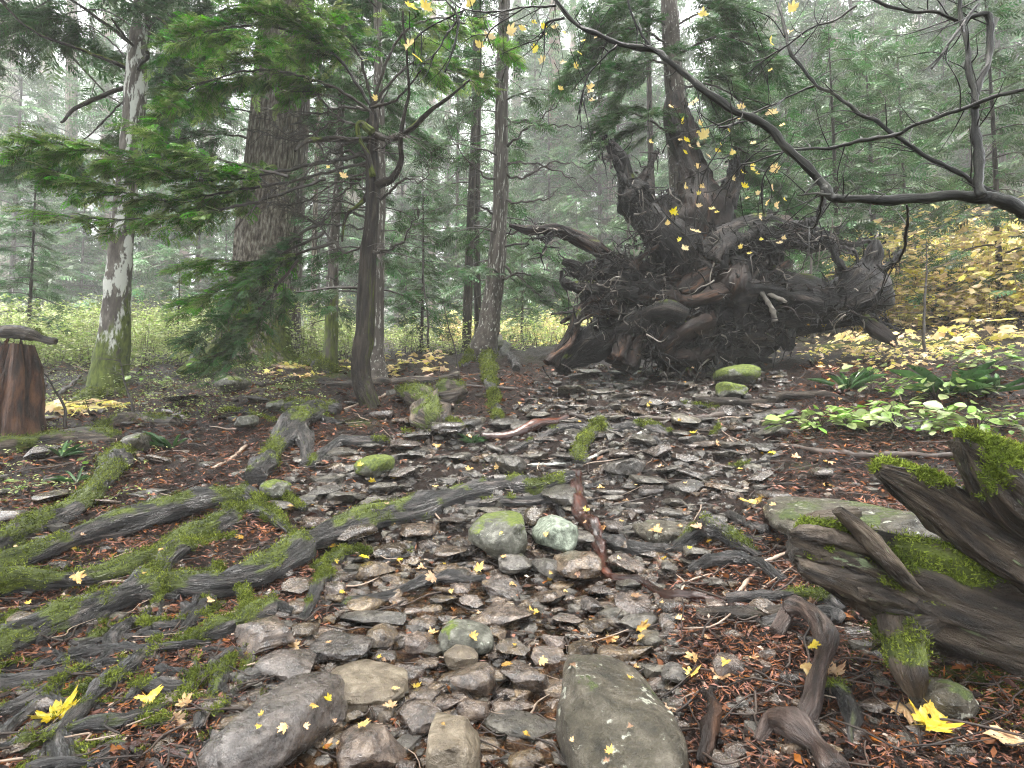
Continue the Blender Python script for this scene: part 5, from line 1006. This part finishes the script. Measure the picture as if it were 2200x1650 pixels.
# ------------------------------------------------------------------ foreground vine maple
def vine_maple():
    g0 = P(2520, 1100, 2.6); g0[2] = Z(g0[0], g0[1]); o = thing('vine_maple', 'wet dark vine maple branches with a few yellow leaves reaching across the top right', 'tree', g0); org = np.array(o.location)
    def Bn(pts, Y0, Y1=None, nm='branch', seed=0):
        n = len(pts); Y1 = Y1 or Y0; Yi = np.linspace(Y0, Y1, n); Ws = [P(q[0], q[1], y) for q, y in zip(pts, Yi)]; rad = [q[2]*y/F/2 for q, y in zip(pts, Yi)]
        mb = MB(); add_tube(mb, Ws, rad, seg=12, step=.02, rough=.16, ridges=.07, seed=seed, wob=.9, lump=.16, lenscale=1.6)
        C = spline(Ws, 60); rt = np.random.default_rng(seed)
        for q in range(int(3+len(pts)*.9)):
            i = int(rt.uniform(6, 58)); t = C[min(i+1, 59)]-C[i-1]; t /= np.linalg.norm(t); d = t*.6+rt.normal(0, .6, 3); d /= np.linalg.norm(d); L_ = rt.uniform(.05, .34)
            add_tube(mb, [C[i], C[i]+d*L_*.5+rt.normal(0, .012, 3), C[i]+d*L_+rt.normal(0, .03, 3)], [.0038, .0026, .0012], seg=5, step=.02, rough=.3, ridges=0, cap=False)
        obj(nm, mb.mesh(nm, ['maple'], org), o)
    mb = MB(); add_tube(mb, [org-[0, 0, .1], org+[.02, 0, .6], P(2420, 620, 2.6), P(2310, 510, 2.6), P(2200, 455, 2.6)], [.06, .05, .04, .032, .027], seg=14, step=.04, seed=5); obj('trunk', mb.mesh('trunk', ['maple'], org), o)
    Bn([(2205, 457, 30), (2150, 432, 26), (2110, 425, 25), (2000, 428, 20), (1900, 430, 18), (1820, 430, 19), (1785, 422, 20), (1765, 390, 19), (1700, 325, 17), (1640, 268, 16), (1560, 225, 15), (1490, 175, 14), (1430, 128, 12), (1400, 110, 12), (1330, 95, 10), (1270, 68, 9), (1215, 30, 8), (1185, -10, 7)], 2.6, 3.1, seed=900)
    Bn([(2110, 420, 20), (2104, 380, 18), (2106, 330, 20), (2098, 270, 17), (2098, 200, 12), (2118, 140, 12), (2130, 80, 12), (2128, 30, 12), (2090, 38, 9), (2060, 42, 6), (2010, 25, 7), (1960, 22, 6), (1890, 8, 6), (1840, -10, 5)], 2.6, 2.8, seed=901)
    Bn([(2098, 235, 12), (2088, 180, 12), (2080, 120, 11), (2068, 60, 9), (2060, -10, 8)], 2.6, 2.7, seed=902)
    Bn([(2205, 190, 8), (2120, 215, 8), (2050, 240, 8), (1960, 270, 8), (1930, 288, 8), (1860, 298, 9), (1790, 318, 7), (1720, 320, 5), (1660, 335, 4), (1590, 355, 3)], 2.5, 3.1, seed=903)
    Bn([(2205, 450, 13), (2120, 408, 11), (2050, 370, 10), (1970, 325, 9), (1900, 275, 8), (1850, 245, 8), (1800, 205, 7), (1752, 182, 7), (1710, 130, 7), (1690, 90, 7), (1678, 30, 6), (1676, -10, 5)], 2.7, 3.2, seed=904)
    Bn([(1752, 183, 5), (1700, 205, 4), (1650, 230, 4), (1590, 250, 4), (1540, 268, 3), (1460, 284, 2)], 3.1, 3.3, seed=905)
    Bn([(1840, 12, 5), (1790, 45, 4), (1740, 62, 4), (1690, 98, 4), (1640, 130, 3), (1600, 165, 2)], 2.9, 3.2, seed=906)
    Bn([(2100, 10, 6), (2070, 50, 7), (2040, 90, 6), (2020, 125, 5), (2002, 147, 4)], 2.6, seed=907)
    Bn([(1345, -10, 5), (1360, 40, 4), (1380, 75, 5), (1400, 108, 5)], 3, seed=908); Bn([(1325, 97, 5), (1290, 130, 4), (1262, 165, 4), (1250, 210, 3), (1240, 258, 2)], 3, 3.1, seed=909)
    Bn([(1768, 410, 8), (1765, 440, 6), (1758, 465, 5), (1745, 490, 4), (1700, 475, 3)], 2.7, 3, seed=910); Bn([(1212, 38, 5), (1175, 50, 5), (1165, 80, 3), (1125, 95, 2)], 3, 3.2, seed=911); Bn([(1195, 12, 5), (1130, 15, 4), (1060, 25, 4), (1000, 20, 3), (960, -5, 2)], 3.1, 3.4, seed=912)
    Bn([(1000, 20, 5), (970, 60, 5), (945, 100, 4), (925, 130, 3)], 3.4, seed=913); Bn([(955, -5, 4), (985, 40, 5), (975, 100, 4), (955, 155, 4)], 3.3, seed=914); Bn([(1950, 440, 5), (1948, 500, 6), (1935, 555, 5), (1900, 575, 3)], 2.8, 3.4, seed=915)
    Bn([(1785, 421, 7), (1750, 416, 4), (1712, 420, 1.5)], 2.7, seed=916); Bn([(1600, 260, 4), (1560, 272, 6), (1540, 274, 3)], 2.8, seed=917)
    Bn([(1560, 300, 2), (1520, 360, 3), (1500, 420, 3), (1490, 500, 2)], 3.2, 3.4, seed=918, nm='twig'); Bn([(1650, 310, 3), (1580, 370, 3), (1500, 480, 2)], 3.1, 3.4, seed=919, nm='twig'); Bn([(1690, 320, 3), (1640, 380, 3), (1640, 460, 2)], 3.1, 3.3, seed=920, nm='twig')
    Bn([(1130, 15, 3), (1060, 60, 3), (1040, 90, 2)], 3.1, 3.3, seed=921, nm='twig'); Bn([(1000, 20, 3), (920, 60, 3), (880, 100, 2)], 3.3, 3.4, seed=922, nm='twig'); Bn([(955, 0, 3), (900, 0, 2), (880, 10, 2)], 3.3, 3.4, seed=923, nm='twig')
    r = np.random.default_rng(44)
    air = [(884, 15, 42), (915, 12, 40), (1010, 8, 36), (880, 100, 38), (896, 124, 32), (1052, 76, 34), (1030, 95, 30), (1096, 68, 34), (1122, 60, 24), (1168, 55, 24), (1168, 76, 26), (1192, 56, 22), (1150, 108, 24), (1165, 132, 26), (1210, 134, 22), (1268, 185, 26), (1268, 198, 20), (1272, 215, 20), (807, 212, 18), (738, 376, 24), (705, 358, 14),
           (1490, 220, 34), (1510, 28, 34), (1702, 20, 32), (1695, 70, 30), (1655, 88, 34), (1558, 222, 20), (1592, 228, 24), (1660, 240, 30), (1465, 262, 20), (1512, 292, 34), (1476, 300, 22), (1500, 313, 18), (1522, 335, 18), (1574, 327, 22), (1500, 357, 18), (1472, 400, 24), (1508, 400, 20), (1595, 370, 20), (1616, 362, 26), (1662, 365, 30),
           (1575, 385, 16), (1600, 398, 24), (1628, 415, 14), (1658, 406, 22), (1646, 436, 20), (1668, 440, 26), (1448, 454, 30), (1632, 468, 22), (1494, 496, 30), (1472, 532, 24), (1606, 425, 14), (1398, 304, 18), (1655, 150, 14), (1148, 48, 20)]
    for k in range(26): air.append((r.uniform(1430, 1690), r.uniform(215, 545), r.uniform(12, 20)))
    for k in range(8): air.append((r.uniform(1020, 1290), r.uniform(40, 215), r.uniform(12, 20)))
    tw = MB()
    for u, v, w in air:
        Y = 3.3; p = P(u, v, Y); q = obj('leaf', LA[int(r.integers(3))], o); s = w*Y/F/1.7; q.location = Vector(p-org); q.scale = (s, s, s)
        q.rotation_euler = (R(r.uniform(70, 150)), R(r.uniform(-25, 25)), R(r.uniform(-50, 50)+180))
        e = P(u+r.uniform(-50, 60), v-r.uniform(35, 110), Y-.05); add_tube(tw, [p, (p+e)/2+r.normal(0, .02, 3), e], [.0016, .002, .0025], seg=5, step=.05, rough=0, ridges=0, cap=False)
    k = obj('twig_tips', tw.mesh('twig_tips', ['maple'], org), o); k['kind'] = 'stuff'
vine_maple()
# ------------------------------------------------------------------ undergrowth
LEAF = (np.array([[0, 0, 0], [.35, .28, .06], [1, 0, -.08], [.35, -.28, .06]]), np.array([[0, 2, 1], [0, 3, 2]]))
MLEAF = (np.array([[0, 0, 0], [.1, .45, .02], [.35, .3, .05], [.55, .62, -.05], [.62, .25, .03], [1, 0, -.1], [.62, -.25, .03], [.55, -.62, -.05], [.35, -.3, .05], [.1, -.45, .02]]),
         np.array([[0, 2, 1], [0, 4, 2], [2, 4, 3], [0, 5, 4], [0, 6, 5], [0, 8, 6], [8, 7, 6], [0, 9, 8]]))
def patch(name, label, mat, n_cl, ulim, Ylim, hgt, ls, per, seed, tpl=LEAF, rad=.4, flat=.35, vmin=None, kind='stuff', cat=None):
    r = np.random.default_rng(seed); mb = MB(); u = r.uniform(*ulim, n_cl); Y = Ylim[0]*(Ylim[1]/Ylim[0])**r.random(n_cl); x = np.array([ray(a, 700)[0] for a in u])*Y; z = H(x, Y)
    hh = hgt*(.15+1.1*r.random(n_cl)**1.5)
    gap = fbm(np.stack([x*.35, Y*.35, x*0], 1), 3, seed) > (-.12 if n_cl > 300 else -9); x, Y, z, hh = x[gap], Y[gap], z[gap], hh[gap]; n_cl = len(x)
    k = np.repeat(np.arange(n_cl), per); n = len(k)
    a = r.uniform(0, 6.28, n); q = r.random(n)**.6*rad*r.uniform(.7, 1.4, n_cl)[k]; t = r.random(n); h = hh[k]*(.35+.65*t)
    pos = np.stack([x[k]+np.cos(a)*q, Y[k]+np.sin(a)*q, z[k]+h-.2*q], 1)
    stamp(mb, tpl, pos, np.stack([np.cos(a), np.sin(a), r.normal(0, flat, n)], 1), r.normal(0, .4, n), r.uniform(*ls, n), 0)
    for i in range(0, n_cl):
        for s_ in range(3):
            e = np.array([x[i]+r.normal(0, rad*.4), Y[i]+r.normal(0, rad*.4), z[i]+hh[i]*.9]); b = np.array([x[i], Y[i], z[i]-.03]); mb.add([b-[.006, 0, 0], b+[.006, 0, 0], e], [[0, 1, 2]], None, 1)
    return obj(name, mb.mesh(name, [mat, 'twig'], smooth=False), kind=kind, label=label, cat=cat)
patch('undergrowth', 'pale yellow-green low shrubs covering the foggy ground on the left', 'shrub', 1900, (-150, 760), (12.5, 50), 1.5, (.05, .14), 60, 50)
patch('undergrowth', 'tiny white-green sprigs on the needle litter at far left', 'shrub', 70, (-30, 360), (4.8, 7.5), .14, (.02, .045), 16, 59, rad=.12)
patch('undergrowth', 'thin pale shrubs under the trunks in the centre', 'shrub', 620, (640, 1300), (12.5, 44), .8, (.05, .1), 34, 51)
patch('undergrowth', 'low leafy sprigs dotted on the ground between the left trunks', 'shrub', 260, (-50, 700), (7.5, 12.5), .3, (.03, .06), 20, 52, rad=.22)
patch('undergrowth', 'pale green low shrubs behind the centre trunks', 'shrub', 500, (860, 1500), (13, 34), 1.1, (.05, .11), 36, 61)
patch('yellow_undergrowth', 'strip of yellow maple leaves glowing behind the centre trunks', 'yellowbush', 150, (960, 1420), (16, 34), .9, (.08, .16), 40, 53, MLEAF)
patch('yellow_undergrowth', 'row of low yellow leaves behind the foot of the crooked tree', 'yellowbush', 34, (590, 960), (10.2, 12), .25, (.07, .15), 12, 54, MLEAF, rad=.25)
patch('yellow_undergrowth', 'few yellow leaves on the ground right of the red stump', 'yellowbush', 12, (110, 280), (8.0, 8.8), .15, (.10, .18), 10, 57, MLEAF, rad=.15)
patch('vine_maple_thicket', 'dense golden vine maple thicket on the slope at the right edge', 'yellowbush', 900, (1830, 2450), (11, 34), 2.3, (.06, .2), 85, 55, MLEAF, rad=.8)
patch('ground_leaves', 'scattered yellow leaves on the slope below the golden thicket', 'yellowbush', 200, (1700, 2300), (8, 13), .2, (.05, .1), 9, 56, MLEAF, rad=.4)
# leafy plants at the right, each leaf a part
GL = mesh('green_leaf', np.array([[0, 0, 0], [.22, .2, .04], [.5, .29, .05], [.8, .2, .0], [1, 0, -.08], [.8, -.2, .0], [.5, -.29, .05], [.22, -.2, .04], [.5, 0, -.02]]), [[0, 8, 1], [1, 8, 2], [2, 8, 3], [3, 8, 4], [4, 8, 5], [5, 8, 6], [6, 8, 7], [7, 8, 0]], None, ['green'])
FL = mesh('fern_leaf', np.array([[0, 0, 0], [.3, .06, .05], [.7, .05, .03], [1, 0, -.12], [.7, -.05, .03], [.3, -.06, .05]]), [[0, 2, 1], [0, 3, 2], [0, 4, 3], [0, 5, 4]], None, ['fern'])
YL = mesh('yellow_maple_leaf', *[np.asarray(q) for q in MLEAF], None, ['yellowbush'])
def plant(u, v, wpx, hpx, n, label, kind='g', seed=0, name='leafy_shrub', cat='plant', sz=(20, 30), arch=0.):
    g = G(u, v); Y = g[1]; s = Y/F; o = thing(name, label, cat, g); r = np.random.default_rng(seed); st = MB()
    me = {'g': GL, 'f': FL, 'y': YL}[kind]
    if kind == 'g' and n >= 50: n = int(n*1.7)
    for k in range(n):
        a = r.uniform(0, 6.28); q = (k+.5)/n; q = q**.6
        if kind == 'f': p = np.array([0, 0, .01]); az = a; el = r.uniform(.1, .7); d = np.array([math.cos(a), math.sin(a)*.8, el])
        else:
            p = np.array([math.cos(a)*q*wpx*s/2, math.sin(a)*q*wpx*s*.35, hpx*1.5*s*r.uniform(.15, 1)*(1.05-q*.35)]); az = a+r.normal(0, .6)
            if k % 3 == 0: add_tube(st, [g-[0, 0, .02], g+p*[.3, .3, .7], g+p], [.004, .003, .0015], seg=4, step=.06, rough=0, ridges=0, cap=False, rnd=r.random())
        l = obj('leaf', me, o); L = r.uniform(*sz)*s*(r.choice([.7, 1., 1.25]) if kind == 'g' else 1.15); l.scale = (L, L*r.uniform(.8, 1.2), L); l.location = p
        l.rotation_euler = (r.normal(0, .4), r.uniform(-.3, .55) if kind != 'f' else -r.uniform(.2, .8), az)
    if st.n: obj('stem', st.mesh('stem', ['twig'], np.array(g)), o)
PL = [(1760, 925, 200, 36, 60, 'low pale green leafy shrub above the grey-green boulder, leftmost of the leafy ones', 'g', (18, 30)), (1920, 925, 240, 46, 80, 'spreading bright green shrub in the middle of the right bank', 'g', (18, 32)),
 (2100, 935, 240, 50, 80, 'bright green shrub at the right edge just above the ragged log', 'g', (18, 32)), (2010, 860, 200, 40, 50, 'yellow-green shrub with one big yellow leaf on the right bank', 'g', (18, 28)),
 (2130, 800, 180, 40, 50, 'pale yellow-green shrub at the upper right bank', 'g', (16, 26)), (1870, 850, 120, 60, 34, 'upright yellow-green seedling cluster beside the red splinter', 'g', (18, 28)),
 (2040, 850, 30, 30, 26, 'dark glossy sword-leaved fern under the right shrubs', 'f', (70, 120)), (1820, 840, 30, 30, 18, 'dark narrow-leaved fern behind the black curved branch', 'f', (50, 80)), (2140, 845, 30, 30, 18, 'dark fern at the right edge under pale leaves', 'f', (60, 90)),
 (370, 965, 30, 20, 9, 'small fern with long arching leaves on the left litter', 'f', (40, 62)), (130, 985, 30, 20, 9, 'small arching fern on the far left slope', 'f', (40, 60)), (165, 1040, 30, 20, 8, 'thin-leaved fern left of the upper left root', 'f', (34, 50)), (1015, 955, 30, 20, 22, 'grassy green tuft in front of the brown wet branch', 'f', (26, 42)),
 (60, 1055, 120, 18, 30, 'white-green small-leaved plant on the far left slope', 'g', (10, 18)), (205, 1005, 50, 20, 14, 'tiny white-leaved plant beside the mossy upper left root', 'g', (12, 18)), (320, 835, 130, 30, 40, 'pale small-leaved plants near the lichened tree', 'g', (9, 15)), (480, 800, 160, 34, 46, 'pale sprigs in front of the giant fir', 'g', (9, 15)),
 (2010, 700, 100, 60, 26, 'yellow-leaved maple sprig by the far dark log', 'y', (16, 30)), (1880, 745, 160, 30, 30, 'thin yellow leaves low on the slope right of the root plate', 'y', (14, 24)), (2120, 740, 160, 40, 30, 'pale yellow maple sprig at the right edge of the slope', 'y', (16, 30)), (930, 795, 16, 10, 3, 'bright yellow maple leaf upright left of the leaning tree', 'y', (26, 34))]
for k, (u, v, w, h, n, lab, kd, sz) in enumerate(PL): plant(u, v, w, h, n, lab, kd, 60+k, 'fern' if kd == 'f' else 'leafy_shrub', 'fern' if kd == 'f' else 'shrub', sz)
# dark leafless saplings
def sapling(pts, Y, label, seed, nb=14, lb=.5, w=5):
    b = P(pts[0][0], pts[0][1], Y); zg = Z(b[0], Y); o = thing('bare_sapling', label, 'sapling', (b[0], Y, zg)); Wp = [np.array([b[0], Y, zg-.03])]+[P(u, v, Y) for u, v in pts if P(u, v, Y)[2] > zg+.05]
    n = len(Wp); mb = MB(); r = np.random.default_rng(seed); add_tube(mb, Wp, np.linspace(w*Y/F/2, .003, n), seg=7, step=.06, seed=seed, wob=1.); C = spline(Wp, 40)
    for k in range(nb):
        p = C[int(r.uniform(12, 39))]; a = r.uniform(0, 6.28); L = lb*r.uniform(.4, 1); d = np.array([math.cos(a), math.sin(a), r.uniform(0, .5)]); add_tube(mb, [p, p+d*L*.5, p+d*L+[0, 0, -.05*L]], [.005, .003, .0015], seg=4, step=L/5, rough=0, ridges=0, cap=False)
    obj('stem', mb.mesh('stem', ['branch'], np.array(o.location)), o)
sapling([(1985, 700), (1988, 620), (1992, 560), (1990, 510)], 8.6, 'thin dark bare sapling in front of the golden thicket', 1, 22, .9, 7)
sapling([(985, 790), (975, 740), (958, 680), (950, 640)], 9, 'leaning bare sapling left of the leaning tree', 2, 10, .4)
sapling([(920, 690), (912, 620), (908, 540), (905, 480)], 12.8, 'straight thin dark sapling in the centre distance', 3, 26, .8, 6)
sapling([(285, 870), (270, 830), (262, 790), (258, 770)], 8, 'dark twisted leafless shrub right of the lichened tree foot', 4, 14, .4, 6)
sapling([(140, 880), (120, 840), (95, 800), (80, 790)], 7.4, 'dark leafless shrub beside the red stump', 5, 16, .45, 7)
sapling([(1742, 640), (1743, 560), (1745, 500)], 11, 'slim dark sapling seen through the arms of the root plate', 6, 10, .6, 12)
